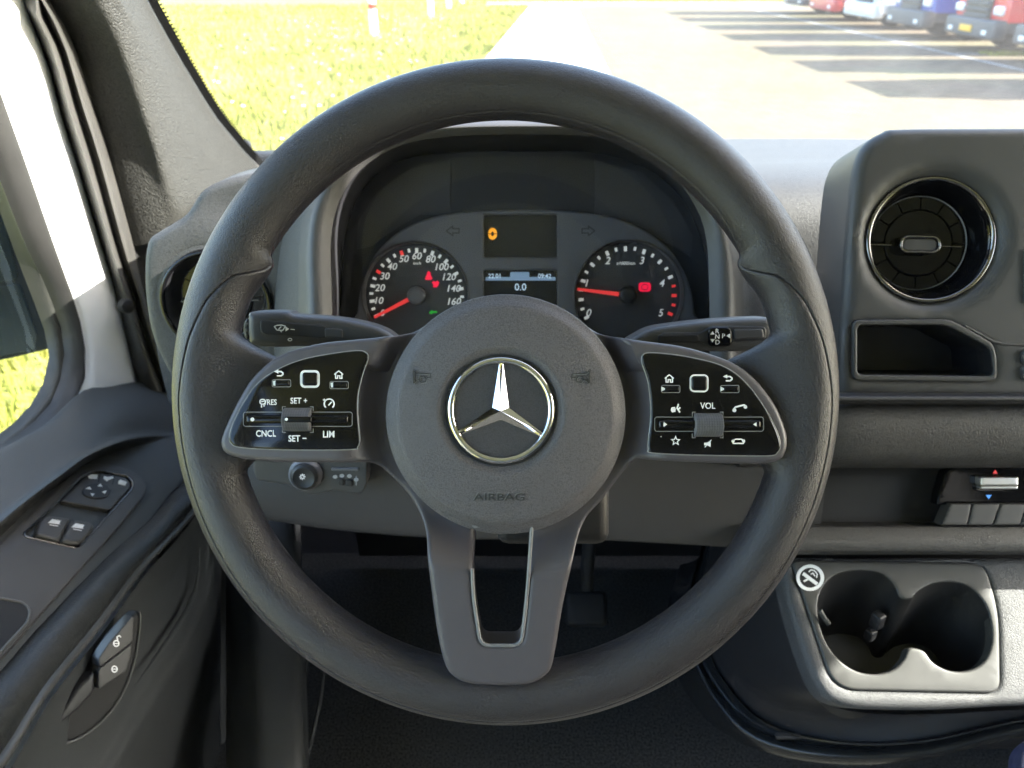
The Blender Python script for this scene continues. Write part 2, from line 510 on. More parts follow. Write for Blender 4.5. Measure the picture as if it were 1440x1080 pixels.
# ================================================================== STEERING WHEEL
WD = 0.45
def WF(dz=0.0):                      # plane of the wheel, dz metres nearer to the driver
    return Fr(P(711, 552, WD - dz), -FW)
wheel = thing('steering_wheel', 'black leather-grained steering wheel with round airbag hub and star emblem', 'steering wheel', P(711, 552, WD))
K = WD / F
f0 = WF()
def lerp_tab(tab, x):
    for (a, b), (c, d) in zip(tab, tab[1:]):
        if x <= c:
            t = max(0, min(1, (x - a) / (c - a))); 
            return b + (d - b) * t
    return tab[-1][1]
def sstep(a, b, x):
    t = max(0, min(1, (x - a) / (b - a))); return t * t * (3 - 2 * t)
def build_rim():
    fr_ = WF(-.012); k_ = (WD + .012) / F
    R0, a, b = 424.5, 41.5, 40.
    SE = [(90, 152), (140, 156), (149, 170), (152, 178), (154, 150), (156.8, 118), (163, 91), (170.4, 74), (181, 60), (200, 57), (235, 52), (270, 47)]
    AM = [(90, .35), (150, .4), (153, 1.0), (270, 1.0)]
    side = [0, .5, 1.0, 1.6, 2.3, 3.2, 4.5, 6.5, 9, 12, 16]
    x = 16
    while x < 176: x += 7.3; side.append(min(x, 179))
    offs = sorted(set([-q for q in side] + side))
    NU = 432; V = []; nv = len(offs)
    cx, cy = fr_.px(711, 550.5)
    for i in range(NU):
        th = 360 * i / NU
        m = th if 90 <= th <= 270 else (180 - th) % 360      # mirrored to the left half
        ps = lerp_tab(SE, m); am = lerp_tab(AM, m)
        ext = 84 * sstep(167.5, 174, m) * (1 - sstep(190, 197.5, m)) + 9 * sstep(149.5, 151.5, m) * (1 - sstep(153, 161, m))
        for o in offs:
            ph = math.radians(ps + o)
            c, s_ = math.cos(ph), math.sin(ph)
            d = -2.1 * am * math.exp(-(o / 1.5) ** 2)
            if am > .5 and o > 0: d += 1.3 * am * sstep(0, 8, o) * (1 - sstep(60, 120, o))
            rr = R0 + (a + d) * c if c > 0 else R0 + (a + d + ext) * c
            hh = (b + d) * s_ * (1 - .40 * (ext / 84) * max(0, -c)) - (16 * (ext / 84) * max(0, -c) if c < 0 else 0)
            t = math.radians(th)
            V.append(fr_.w(cx + rr * k_ * math.cos(t), cy + rr * k_ * math.sin(t), hh * k_))
    Fc = []
    for i in range(NU):
        j = (i + 1) % NU
        for k in range(nv):
            k2 = (k + 1) % nv
            Fc.append((i * nv + k, j * nv + k, j * nv + k2, i * nv + k2))
    mb = MB(); mb.add(V, Fc)
    return mb.build('rim', M_rim, wheel, smooth=80)
rim = build_rim()

# --- three-armed spoke frame
fs = WF(.0085)
SPOKE = [(530, 474), (560, 469), (582, 461), (613, 440), (653, 418), (707, 409), (763, 419), (807, 439), (840, 462), (862, 471), (890, 477), (943, 484),
         (974, 490), (1013, 502), (1036, 512), (1057, 527), (1075, 546), (1092, 570), (1104, 597), (1109, 620), (1106, 637), (1096, 648), (1066, 653), (985, 651),
         (915, 648), (897, 651), (873, 680), (853, 707), (828, 735), (812, 770), (793, 847), (780, 923), (771, 948), (747, 963), (707, 966), (660, 963), (637, 953),
         (624, 933), (613, 883), (602, 800), (595, 750), (573, 707), (540, 670), (525, 657), (505, 652), (440, 651), (377, 650), (335, 645), (315, 637), (309, 625),
         (311, 612), (320, 590), (335, 560), (352, 533), (373, 512), (388, 502), (410, 492), (452, 482), (490, 478)]
HOLE = rounded([(665, 740), (748, 740), (741, 840), (733, 908), (676, 908), (664, 830)], [1, 1, 30, 14, 14, 30], 6)
hubc = fs.px(711, 583)
def spoke_dome(u, v):
    r = math.hypot(u - hubc[0], v - hubc[1]) / K
    return -.016 * (1 - sstep(172, 232, r)) if v < hubc[1] + 60 * K else -.016 * (1 - sstep(172, 200, r))
spoke = MB().pillow(fs, fs.pxs(sm(SPOKE, 5)), [fs.pxs(HOLE)], thick=.022, bev=.0034, dome=spoke_dome, pitch=.004, segs=5).build('spoke_frame', M_satin, wheel, 40)
M_lip = mat('cutout_edge', (.16, .16, .165), .3)
rg = MB()
hl = fs.pxs(HOLE)
rg.tube([fs.w(u, v, -.0005) for u, v in hl[2:]], .0011, 8)
rg.build('cutout_lip', M_lip, spoke, 60)

# --- airbag cover
fh = Fr(P(711, 583, WD - .013), -FW)
kh = (WD - .013) / F
ec = fh.px(705, 577)
def hub_dome(u, v):
    r = math.hypot(u, v) / kh; q = math.hypot(u - ec[0], v - ec[1]) / kh
    z = .0045 * (1 - (min(r, 150) / 150) ** 2)
    z -= .0050 * sstep(149, 170, r)
    z -= .0036 * (1 - sstep(76, 90, q))
    return z
cover = MB().pillow(fh, fh.pxs(circ(711, 583, 171, 200)), thick=.02, bev=.0012, dome=hub_dome, pitch=.0017, segs=3).build('airbag_cover', M_hub, wheel, 60)
def hub_h(px, py):
    return hub_dome(*fh.px(px, py))
t = MB().text(fh, 'AIRBAG', 702, 698, 10.5, sx=1.42, bold=.008, h=.0005, hfun=hub_dome)
M_emb_shade = mat('embossed_shade', (.026, .026, .027), .4)
M_emb_lit = mat('embossed_highlight', (.15, .15, .155), .45)  # dark and pale copies paint the relief's shade and lit edge
t.build('airbag_lettering', M_emb_shade, cover, 0)
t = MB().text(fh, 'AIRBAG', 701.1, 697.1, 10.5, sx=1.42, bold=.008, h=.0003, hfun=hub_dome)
t.build('airbag_lettering_highlight', M_emb_lit, cover, 0)
for sgn, cx in ((1, 594), (-1, 816)):
    g, g2 = MB(), MB()
    lines = [[(-12, -9), (-8, -5), (12, -4), (12, 1), (7, 1)], [(-12, -9), (-12, 9)], [(-12, 9), (-8, 5), (-2, 3)], [(-4, 4), (-1, 8), (5, 7), (6, 3), (3, -1), (-3, 0), (-4, 4)]]
    for ln in lines:
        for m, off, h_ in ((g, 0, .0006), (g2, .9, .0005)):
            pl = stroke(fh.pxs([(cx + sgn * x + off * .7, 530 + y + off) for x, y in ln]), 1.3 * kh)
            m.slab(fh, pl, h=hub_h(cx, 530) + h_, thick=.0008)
    hs = g.build('horn_symbol', M_emb_shade, cover, 0)
    g2.build('symbol_highlight', M_emb_lit, cover, 0)

# --- chrome emblem: ring and three-pointed star
fe = fh
hz = hub_dome(*ec)
emb = MB()
prof = []
for k in range(17):
    a = math.radians(200 - 220 * k / 16)
    prof.append((kh * (70.3 + 5.6 * math.cos(a)), hz + .0002 + kh * 6.5 * max(-.2, math.sin(a))))
emb.lathe(fe, fe.px(704.5, 577), prof, 96)
emblem = emb.build('emblem', M_chrome, wheel, 60)
M_disc = mat('emblem_disc_skin', (.040, .038, .043), .5, crease=.72, bump=('leather', 1500, .00024))
MB().lathe(fe, fe.px(704.5, 577), [(kh * 72, hz + .0004), (kh * 30, hz + .0005), (.0, hz + .0005)], 64).build('emblem_disc', M_disc, wheel, 60)
gap = MB(); gap.lathe(fe, fe.px(704.5, 577), [(kh * 74, hz + .0003), (kh * 78.5, hz + .0003)], 96)
gap.build('emblem_gap', M_black, emblem, 0)
st = MB()
base = [(702.2, 511), (707.4, 511), (715.5, 573), (763.5, 609), (760.5, 613.5), (704, 590), (646, 611.5), (643.5, 607), (692.5, 573)]
pk = fe.px(704, 577.5)
hb, ht = hz - .0002, hz + .0046
bw = [fe.w(*fe.px(*p), hb) for p in base]
bt = [fe.w(*fe.px(*p), hz + .0011) for p in base]
tip = lambda i, j: fe.w(*[(x + y) / 2 for x, y in zip(fe.px(*base[i]), fe.px(*base[j]))], hz + .0022)
pkv = fe.w(*pk, ht)
V = bt + [pkv, tip(0, 1), tip(3, 4), tip(6, 7)] + bw      # 9 peak, 10..12 tip ridges
Fs = [(9, 10, 1, 2), (9, 2, 3, 11), (9, 11, 4, 5), (9, 5, 6, 12), (9, 12, 7, 8), (9, 8, 0, 10), (10, 0, 1), (11, 3, 4), (12, 6, 7)]
Fs += [(i, (i + 1) % 9, 13 + (i + 1) % 9, 13 + i) for i in range(9)]
st.add(V, Fs)
st.build('star', M_chrome, emblem, 0)

# --- two gloss-black switch panels
fp = WF(.0100)
LP = [(501, 493), (513, 495), (518, 502), (514, 514), (509, 530), (504, 553), (503, 578), (505, 605), (506, 618), (503, 628), (496, 632), (443, 633), (377, 632), (336, 629), (325, 624),
      (322, 614), (328, 594), (343, 565), (363, 538), (393, 518), (427, 505), (468, 497)]
RP = [(913, 496), (904, 500), (903, 510), (908, 525), (912, 540), (915, 567), (915, 593), (912, 618), (912, 631), (918, 637), (978, 640), (1040, 641), (1084, 641), (1094, 636), (1098, 624),
      (1090, 600), (1077, 576), (1057, 547), (1036, 526), (1010, 512), (974, 503), (943, 498)]
def lines(mb, fr, segs, wpx, h):
    for sg in segs:
        q = fr.pxs(sg); mb.slab(fr, stroke(q, wpx * fr.scale(*sg[0])), h=h, thick=.0003)
def polyf(mb, fr, pts, h, holes=()):
    mb.slab(fr, fr.pxs(pts), [fr.pxs(x) for x in holes], h=h, thick=.0003)
def ringf(mb, fr, cx, cy, w_, h_, r, t_, h):
    mb.slab(fr, fr.pxs(rrect(cx, cy, w_, h_, r)), [fr.pxs(rrect(cx, cy, w_ - 2 * t_, h_ - 2 * t_, max(.4, r - t_)))], h=h, thick=.0003)
def arrow_back(mb, fr, cx, cy, h):
    polyf(mb, fr, [(cx - 7, cy - 3), (cx - 1, cy - 6), (cx - 1, cy - .3)], h)
    lines(mb, fr, [[(cx - 2, cy - 3), (cx + 3, cy - 3), (cx + 5.5, cy - 1), (cx + 5.5, cy + 1), (cx + 3, cy + 3), (cx - 3, cy + 3)]], 1.9, h)
def house(mb, fr, cx, cy, h):
    lines(mb, fr, [[(cx - 6.3, cy - .3), (cx, cy - 5.5), (cx + 6.3, cy - .3)], [(cx - 4.4, cy - 1), (cx - 4.4, cy + 5), (cx - 1.6, cy + 5), (cx - 1.6, cy + 1.4), (cx + 1.6, cy + 1.4), (cx + 1.6, cy + 5), (cx + 4.4, cy + 5), (cx + 4.4, cy - 1)]], 1.5, h)
def knurl(mb, fr, cx, cy, w_, h_, r, hmax):
    """knurled roller standing out of the panel: a part cylinder with raised squares"""
    k = fr.scale(cx, cy); c = fr.px(cx, cy); n = 11; m = 18
    def at(i, j, e=0):
        a = math.radians(-72 + 144 * j / m)
        return fr.w(c[0] + (i / n - .5) * w_ * k, c[1] + h_ / 2 * k * math.sin(a) / math.sin(math.radians(72)), hmax * (math.cos(a) - .31) / .69 + e)
    V = []; Fc = []
    for j in range(m):
        for i in range(n):
            o = len(V); e = .0006
            ii = [(i + .1, j + .1), (i + .9, j + .1), (i + .9, j + .9), (i + .1, j + .9)]
            V += [at(x, y) for x, y in [(i, j), (i + 1, j), (i + 1, j + 1), (i, j + 1)]] + [at(x, y, e) for x, y in [(i + .28, j + .28), (i + .72, j + .28), (i + .72, j + .72), (i + .28, j + .72)]]
            Fc += [(o + 4, o + 5, o + 6, o + 7)] + [(o + q, o + (q + 1) % 4, o + 4 + (q + 1) % 4, o + 4 + q) for q in range(4)]
    mb.add(V, Fc)
    for s_ in (0, n):
        mb.add([at(s_, j) for j in range(m + 1)], [tuple(range(m + 1))])
M_knurl = mat('knurled_roller', (.14, .14, .15), .3)
M_edge = mat('key_edge', (.22, .22, .22), .25)
HT = .0004
def switch_panel(outline, left):
    # the bezel lip round the panel
    q = fp.pxs(sm(outline, 5))
    pn = MB().pillow(fp, q, h=0, thick=.003, bev=.0012, pitch=.006, segs=3).build('switch_panel', M_gloss, wheel, 40,
        label='gloss black switch panel with SET, CNCL and LIM legends' if left else 'gloss black switch panel with VOL legend and phone symbols')
    MB().tube([fp.w(u, v, -.0008) for u, v in q], .00045, 6, closed=True).build('panel_edge', M_edge, pn, 60)
    pr, ed = MB(), MB()
    if left:
        arrow_back(pr, fp, 392.5, 525.5, HT); house(pr, fp, 476.5, 527, HT)
        for cx, cy in ((396, 539), (477, 541.5)):
            ringf(ed, fp, cx, cy, 27, 11, 2.5, .9, HT)
            kb = MB().pillow(fp, fp.pxs(rrect(cx + 1.5, cy, 20, 7, 1.5)), h=.0012, thick=.001, bev=.0006).build('key', M_glossp, pn)
            polyf(pr, fp, [(cx - 12, cy - 3.2), (cx - 8, cy - 3.6), (cx - 7, cy + 3.2), (cx - 11, cy + 3.2)], HT + .0002)
        ringf(pr, fp, 436, 533, 27.5, 25, 6.5, 3.2, HT)
        MB().pillow(fp, fp.pxs(rrect(436, 533, 21, 18.5, 4)), h=.0013, thick=.001, bev=.0009).build('touch_pad', M_glossp, pn)
        pr.text(fp, '/RES', 381, 565.5, 8, bold=.012, h=HT, sx=.82); pr.text(fp, 'SET +', 420.5, 563.5, 8.5, bold=.015, h=HT, sx=.85)
        pr.text(fp, 'CNCL', 374.5, 609.5, 9, bold=.02, h=HT, sx=.85); pr.text(fp, 'SET \u2212', 418.5, 616.5, 9, bold=.02, h=HT, sx=.85); pr.text(fp, 'LIM', 462.5, 610.5, 9.5, bold=.02, h=HT, sx=.85)
        # small gauge symbols
        ringf(pr, fp, 369.5, 565, 9, 8, 3.9, 1.4, HT); lines(pr, fp, [[(368, 569), (368, 573)], [(371.5, 569), (371.5, 572)], [(367.5, 565), (372, 564)]], 1.4, HT)
        arc = [(463 + 7 * math.cos(math.radians(a)), 568 - 7 * math.sin(math.radians(a))) for a in range(-48, 229, 23)]
        lines(pr, fp, [arc, [(462, 570), (466.5, 565)], [(455, 561.5), (458.5, 564)], [(454.5, 562.8), (456.8, 561)]], 1.8, HT)
        rows, rcx = (589.5, 342, 496), (419, 590)
    else:
        house(pr, fp, 941, 532.5, HT); arrow_back(pr, fp, 1023.5, 532.5, HT)
        for cx, cy in ((943, 547), (1026, 547)):
            ringf(ed, fp, cx, cy, 27, 11, 2.5, .9, HT)
            MB().pillow(fp, fp.pxs(rrect(cx + 1.5, cy, 20, 7, 1.5)), h=.0012, thick=.001, bev=.0006).build('key', M_glossp, pn)
            polyf(pr, fp, [(cx - 13, cy - 3.2), (cx - 7, cy - .5), (cx - 8, cy + 1), (cx - 13, cy + 3.2)], HT + .0002)
        ringf(pr, fp, 983, 539, 26.5, 25, 6.5, 2.2, HT)
        MB().pillow(fp, fp.pxs(rrect(983, 539, 21, 19, 4)), h=.0013, thick=.001, bev=.0009).build('touch_pad', M_glossp, pn)
        pr.text(fp, 'VOL', 995, 570.5, 9, bold=.012, h=HT, sx=.88)
        # voice, star, mute, phone, hang up
        polyf(pr, fp, [(944, 573), (949, 572), (950, 575), (950, 579), (945, 580), (943, 577)], HT)
        lines(pr, fp, [[(954, 568), (952, 574), (956, 580)], [(954, 575.5), (956.5, 573)]], 2.0, HT)
        so_ = [(950 + (7.5 if k % 2 == 0 else 3.3) * math.sin(math.pi * k / 5), 620 - (7.5 if k % 2 == 0 else 3.3) * math.cos(math.pi * k / 5)) for k in range(10)]
        si_ = [(950 + (4.6 if k % 2 == 0 else 2.0) * math.sin(math.pi * k / 5), 620 - (4.6 if k % 2 == 0 else 2.0) * math.cos(math.pi * k / 5)) for k in range(10)]
        polyf(pr, fp, so_, HT, [si_])
        polyf(pr, fp, [(990, 622.5), (994, 622.5), (999, 619.5), (999, 628.5), (994, 626), (990, 626)], HT)
        lines(pr, fp, [[(991, 629), (1000, 618.5)]], 1.1, HT + .0001)
        ph = [(1031, 577), (1034, 572.5), (1040, 571), (1046, 569.5), (1049.5, 571.5)]
        lines(pr, fp, [ph], 2.2, HT); polyf(pr, fp, circ(1032.5, 577, 2.7, 10), HT); polyf(pr, fp, circ(1048, 572.3, 2.5, 10), HT)
        lines(pr, fp, [[(1029.5, 620), (1034, 617.5), (1042, 617.5), (1046.5, 620)], [(1030, 623.5), (1046, 623.5)]], 1.7, HT)
        polyf(pr, fp, circ(1030.7, 620.3, 2.3, 10), HT); polyf(pr, fp, circ(1045.5, 620.3, 2.3, 10), HT)
        rows, rcx = (596.5, 920, 1074), (995, 597.5)
    cy, x0, x1 = rows
    ringf(ed, fp, (x0 + x1) / 2, cy, x1 - x0, 21, 4, 1.0, HT)
    rk = MB().pillow(fp, fp.pxs(rrect((x0 + x1) / 2, cy, x1 - x0 - 10, 12, 3)), h=.0024, thick=.003, bev=.0018, pitch=.003).build('rocker', M_glossp, pn,)
    polyf(pr, fp, [(x0 + 12, cy - 3.5), (x0 + 17, cy), (x0 + 12, cy + 3.5)] if not left else circ(x0 + 15, cy, 2.8, 12), .0026)
    if not left: polyf(pr, fp, [(x1 - 12, cy - 3), (x1 - 17, cy), (x1 - 12, cy + 3)], .0026)
    kn = MB(); knurl(kn, fp, *rcx, 38, 33, 0, .0065)
    rl = kn.build('roller', M_knurl, pn, 0)
    for sx in (-1, 1):
        lines(ed, fp, [[(rcx[0] + sx * 17, rcx[1] - 18), (rcx[0] + sx * 21.5, rcx[1] - 18), (rcx[0] + sx * 21.5, rcx[1] - 12)], [(rcx[0] + sx * 17, rcx[1] + 18), (rcx[0] + sx * 21.5, rcx[1] + 18), (rcx[0] + sx * 21.5, rcx[1] + 12)]], 1.1, HT)
    if left:
        fk = Fr(P(*rcx, WD - .0100 - .0070), -FW)
        MB().pillow(fk, fk.pxs(rrect(*rcx, 38, 8, 1)), h=.0004, thick=.004, bev=.0005).build('roller_band', M_glossp, rl)
        polyf(pr, fk, circ(rcx[0] - 16, rcx[1] - .3, 2.2, 10), .0006)
    pr.build('printed_legend', M_print, pn, 0)
    ed.build('key_surround', M_edge, pn, 0)
switch_panel(LP, True)
switch_panel(RP, False)
col_ = MB().lathe(Fr(P(711, 600, WD + .02), -FW), (0, 0), [(.0, 0), (.048, -.002), (.052, -.02), (.052, -.16)], 40)
col_.build('hub_boss', M_dark, wheel, 50)

# ================================================================== STALKS
ws = thing('wiper_stalk', 'black column stalk with white wiper symbol, behind wheel next to round vent', 'stalk', P(560, 470, .52))
fk = Fr(P(440, 463, .505), Vector((.05, -.93, .36)))
out = [(351, 439), (384, 437), (404, 438), (417, 443), (472, 447), (523, 457), (552, 471), (556, 486), (480, 488), (415, 488), (388, 489), (355, 486), (348, 478), (346, 462), (347, 446)]
MB().pillow(fk, fk.pxs(sm(out, 4)), thick=.016, bev=.0055, pitch=.004, segs=6).build('lever', M_dashs, ws, 60)
MB().pillow(fk, fk.pxs(rounded([(366, 450), (458, 458), (458, 476), (372, 470), (366, 466)], 4)), h=.0006, thick=.002, bev=.0008).build('lever_inset', M_dark, ws)
MB().pillow(fk, fk.pxs(rounded([(457, 461), (482, 463), (482, 476), (457, 474)], 3)), h=.0012, thick=.002, bev=.0008).build('slide_switch', M_dashs, ws)
MB().pillow(fk, fk.pxs(circ(346, 463, 6.5, 24, 15)), h=-.002, thick=.012, bev=.003).build('end_button', M_pillar, ws, 60)
pr = MB()
lines(pr, fk, [[(386, 459), (390, 457.5), (396, 457), (402, 458.5)], [(386, 459), (390, 464), (398, 464.5), (402, 458.5)], [(392, 463), (396, 459)], [(395, 465), (396.5, 467)]], 1.4, .0010)
polyf(pr, fk, [(402, 459), (407, 462.5), (402, 466)], .0010); lines(pr, fk, [[(409, 463), (415, 463.5)]], 1.0, .0010)
polyf(pr, fk, circ(408, 477.5, 3.2, 14, 2.3), .0007, [circ(408, 477.5, 1.9, 14, 1.2)])
pr.build('printed_symbol', M_print, ws, 0)

gs = thing('gear_stalk', 'black gear selector stalk printed with R, N, D and P, at right behind wheel', 'stalk', P(890, 475, .52))
fg = Fr(P(1000, 472, .51), Vector((-.05, -.93, .36)))
out = [(880, 484), (899, 470), (920, 461), (960, 455), (1010, 450), (1077, 447), (1086, 452), (1090, 468), (1090, 486), (1084, 494), (1010, 495), (960, 493), (900, 496)]
MB().pillow(fg, fg.pxs(sm(out, 4)), thick=.02, bev=.005, pitch=.004, segs=6).build('lever', M_dashs, gs, 60)
MB().pillow(fg, fg.pxs(rounded([(930, 468), (986, 467), (1000, 458), (1074, 459), (1078, 464), (1076, 478), (1030, 481), (1022, 489), (1003, 489), (988, 482), (930, 483)], 4)), h=.0010, thick=.002, bev=.001).build('lever_inset', M_dark, gs)
MB().pillow(fg, fg.pxs(rounded([(925, 471), (982, 470), (984, 481), (925, 482)], 3)), h=.0016, thick=.002, bev=.0008).build('lever_groove', M_black, gs)
MB().pillow(fg, fg.pxs(rrect(1011.5, 473.5, 33, 27, 7)), h=.0022, thick=.003, bev=.0012).build('selector_lens', M_glossp, gs)
MB().pillow(fg, fg.pxs(rounded([(1031, 463), (1072, 462), (1074, 475), (1031, 478)], 3)), h=.0018, thick=.003, bev=.001).build('grip_key', M_dashs, gs)
MB().pillow(fg, fg.pxs(circ(1089, 472, 4, 20, 13)), h=-.003, thick=.012, bev=.002).build('end_button', M_dark, gs, 60)
pr = MB()
for ch, x, y in (('R', 1007.7, 465.2), ('N', 1007.7, 472.9), ('D', 1008, 480.8), ('P', 1016.4, 472)):
    pr.text(fg, ch, x, y, 6.6, bold=.006, h=.0025)
for tr in ([(998, 470), (1001, 465.5), (1004, 470)], [(998, 476.5), (1001, 481), (1004, 476.5)], [(1020.5, 472), (1025.5, 468.7), (1025.5, 475.3)]):
    polyf(pr, fg, tr, .0025)
pr.build('printed_letters', M_print, gs, 0)

# ================================================================== INSTRUMENT CLUSTER
cl = thing('instrument_cluster', 'dark instrument cluster with speedometer and rev counter seen through the steering wheel', 'instrument cluster', P(735, 400, .72))
FC = Fr(P(735, 400, .72), Vector((0, -.93, .37)))
BACK = [(470, 520), (476, 400), (482, 330), (506, 265), (556, 224), (640, 211), (735, 210), (830, 211), (908, 232), (962, 275), (992, 340), (1002, 400), (1004, 520)]
MB().slab(FC, FC.pxs(sm(BACK, 4)), h=-.012, thick=.004).build('back_plate', M_clusb, cl, 0)
# slightly lighter side fields of the upper screen
for pts in ([(632, 222), (632, 300), (590, 300), (556, 318), (520, 345), (498, 350), (500, 310), (528, 268), (575, 235)], [(838, 222), (838, 300), (890, 310), (940, 340), (975, 360), (978, 330), (950, 280), (905, 240)]):
    MB().slab(FC, FC.pxs(pts), h=-.0105, thick=.001).build('upper_field', M_dial, cl, 0)
FACE = [(500, 520), (503, 440), (512, 392), (534, 350), (575, 318), (625, 302), (680, 297), (735, 295), (800, 297), (850, 304), (898, 320), (940, 350), (966, 392), (976, 440), (978, 520)]
SPD, RPM = (585, 415.4), (883.6, 415.4)
SCRU, SCRL = rrect(732, 332, 103, 60, 2), rrect(732, 412, 103, 64, 2)
holes = [FC.pxs(circ(*SPD, 74, 72)), FC.pxs(circ(*RPM, 76.5, 72)), FC.pxs(SCRU), FC.pxs(SCRL)]
MB().pillow(FC, FC.pxs(sm(FACE, 4)), holes, h=.003, thick=.012, bev=.0018, segs=3).build('face_panel', M_clus, cl, 40)
kc = FC.scale(735, 400)
def tick(mb, c, ang, r0, r1, wpx, h=.0006):
    a = math.radians(ang); ca, sa = math.cos(a), math.sin(a)
    mb.slab(FC, stroke([FC.px(c[0] + r0 * ca, c[1] - r0 * sa), FC.px(c[0] + r1 * ca, c[1] - r1 * sa)], wpx * kc), h=h, thick=.0006)
def gauge(name, c, R, nums, ticks, needle, hubcol, label):
    g = MB().slab(FC, FC.pxs(circ(*c, R, 64)), h=-.006, thick=.002).build(name, M_dial, cl, 0, label=label)
    rr = MB(); q = FC.px(*c)
    rr.lathe(FC, q, [(kc * (R + 2.5), .0036), (kc * (R + 1.2), .0042), (kc * R, .0034), (kc * (R - 1.5), -.006)], 72)
    rr.build('bezel_ring', M_dashs, g, 60)
    for tx, x, y, hp in nums:
        MB().text(FC, tx, x, y, hp, shear=.22, bold=.010, h=-.0050).build('numeral' if tx.isdigit() else 'unit_lettering', M_num, g, 0)
    tw, tr = MB(), MB()
    for ang, big, red in ticks:
        tick(tr if red else tw, c, ang, R - (13.5 if big else 12), R - 6.5, 4.2 if big else 3.4, -.0050)
    tw.build('tick_marks', M_num, g, 0, kind='stuff')
    if tr.V: tr.build('red_tick_marks', M_red, g, 0, kind='stuff')
    ang, L0, L1 = needle
    a = math.radians(ang)
    nd = MB()
    p0 = (c[0] + L0 * math.cos(a), c[1] - L0 * math.sin(a)); p1 = (c[0] + L1 * math.cos(a), c[1] - L1 * math.sin(a))
    dx, dy = -math.sin(a), -math.cos(a)
    nd.pillow(FC, FC.pxs([(p0[0] + dx * 3, p0[1] + dy * 3), (p1[0] + dx * 1.8, p1[1] + dy * 1.8), (p1[0] - dx * 1.8, p1[1] - dy * 1.8), (p0[0] - dx * 3, p0[1] - dy * 3)]), h=-.0015, thick=.0015, bev=.0004)
    nd.build('needle', M_red, g, 0)
    hb_ = MB(); hb_.lathe(FC, q, [(kc * 13, -.006), (kc * 12.5, .0015), (kc * 11, .0027), (kc * 4, .0032), (.0, .0032)], 32)
    hb_.build('needle_hub', hubcol, g, 50)
    return g
M_hubl = mat('needle_hub_grey', (.09, .09, .10), .5)
M_hubd = mat('needle_hub_black', (.008, .008, .009), .5)
sp_t = []
for k in range(13): sp_t.append((207 - 19.5 * k / 2, k % 2 == 0, k in (6, 10)))
for k in range(1, 12): sp_t.append((90 - 10.2 * k, k % 2 == 0, False))
sp = gauge('speedometer', SPD, 73.5, [('0', 537, 440, 9.5), ('10', 532, 422.6, 10), ('20', 533, 404.6, 10), ('30', 540, 388, 10), ('40', 550.5, 374.5, 10), ('50', 567, 363.5, 10), ('60', 585.6, 359.5, 10),
      ('80', 605, 364, 10), ('100', 621, 375, 10), ('120', 631.5, 389, 10), ('140', 638, 405.5, 10), ('160', 638.5, 424, 10), ('km/h', 585.6, 370, 4)],
      sp_t, (207.5, 10, 67), M_hubl, 'speedometer reading zero, red needle, white numerals to 160')
rp_t = []
for k in range(0, 21):
    a_ = 208.5 - 11.6 * k
    rp_t.append((a_, k % 2 == 0, k >= 17))
rp = gauge('rev_counter', RPM, 76, [('0', 829, 440, 10.5), ('1', 826, 398, 10.5), ('2', 855.6, 366, 10.5), ('3', 904, 366, 10.5), ('4', 932.5, 398, 10.5), ('5', 931, 440, 10.5), ('x1000/min', 881, 370, 4.5)],
      rp_t, (173, 13, 72), M_hubd, 'rev counter with red needle just below 1, numerals 0 to 5')
# warning lamps
def lamp(name, m, polys, par, h=-.0046, holes=()):
    mb = MB()
    for i, pl in enumerate(polys): mb.slab(FC, FC.pxs(pl), [FC.pxs(x) for x in holes] if i == 0 else [], h=h, thick=.0006)
    return mb.build(name, m, par, 0)
lamp('belt_lamp', M_lampr, [[(600, 383), (602, 381), (604.5, 383), (604.5, 386), (607, 391), (606.5, 393.5), (597.5, 393.5), (597, 391), (599.5, 386)]], sp)
lamp('oil_lamp', M_lampr, [[(606.5, 397), (609, 395), (611.5, 396.5), (614.5, 394.5), (617, 397.5), (615.5, 401), (614, 404), (608.5, 404), (608.5, 400)]], sp)
lamp('light_lamp', M_lampg, [[(603, 439), (606, 436.5), (608, 437.5), (614, 437.5), (614, 440.5), (608, 440.5), (606, 442), (603, 441)]], sp)
lamp('brake_lamp', M_lampr, [rrect(908, 403.7, 17, 13, 4)], rp, -.0048, [rrect(908, 403.7, 10, 8.5, 4)])
lamp('brake_lamp', M_lampr, [rrect(908, 403.7, 8, 6.5, 3)], rp, -.0046)
us = MB().slab(FC, FC.pxs(SCRU), h=-.004, thick=.003).build('upper_display', M_lcd, cl, 0)
lamp('lock_lamp', M_lampa, [circ(692.5, 328.5, 6.4, 24, 8.4)], us, -.0032, [circ(692.5, 328.5, 2.1, 12, 3.6)])
bars = MB()
for sy in (-1, 1): lines(bars, FC, [[(686, 328.5 + sy * 0.4), (699, 328.5 + sy * .4)]], .5, -.0028)
bars.build('lamp_bar', M_black, us, 0)
ls = MB().slab(FC, FC.pxs(SCRL), h=-.004, thick=.003).build('lower_display', M_lcd, cl, 0)
MB().slab(FC, FC.pxs(rrect(732, 392, 99, 5, .5)), h=-.0034, thick=.0004).build('status_bar', M_lcdb, ls, 0)
MB().slab(FC, FC.pxs(rrect(731, 387.5, 27, 10, 1)), h=-.0035, thick=.0004).build('menu_tab', M_lcdb, ls, 0)
MB().text(FC, '22.01', 695, 388, 6.5, h=-.0030, bold=.005, sx=.95).text(FC, '09:42', 766, 388, 6.5, h=-.0030, bold=.005, sx=.95).text(FC, '0.0', 732, 403.5, 10, h=-.0030).build('display_digits', M_lcdt, ls, 0)
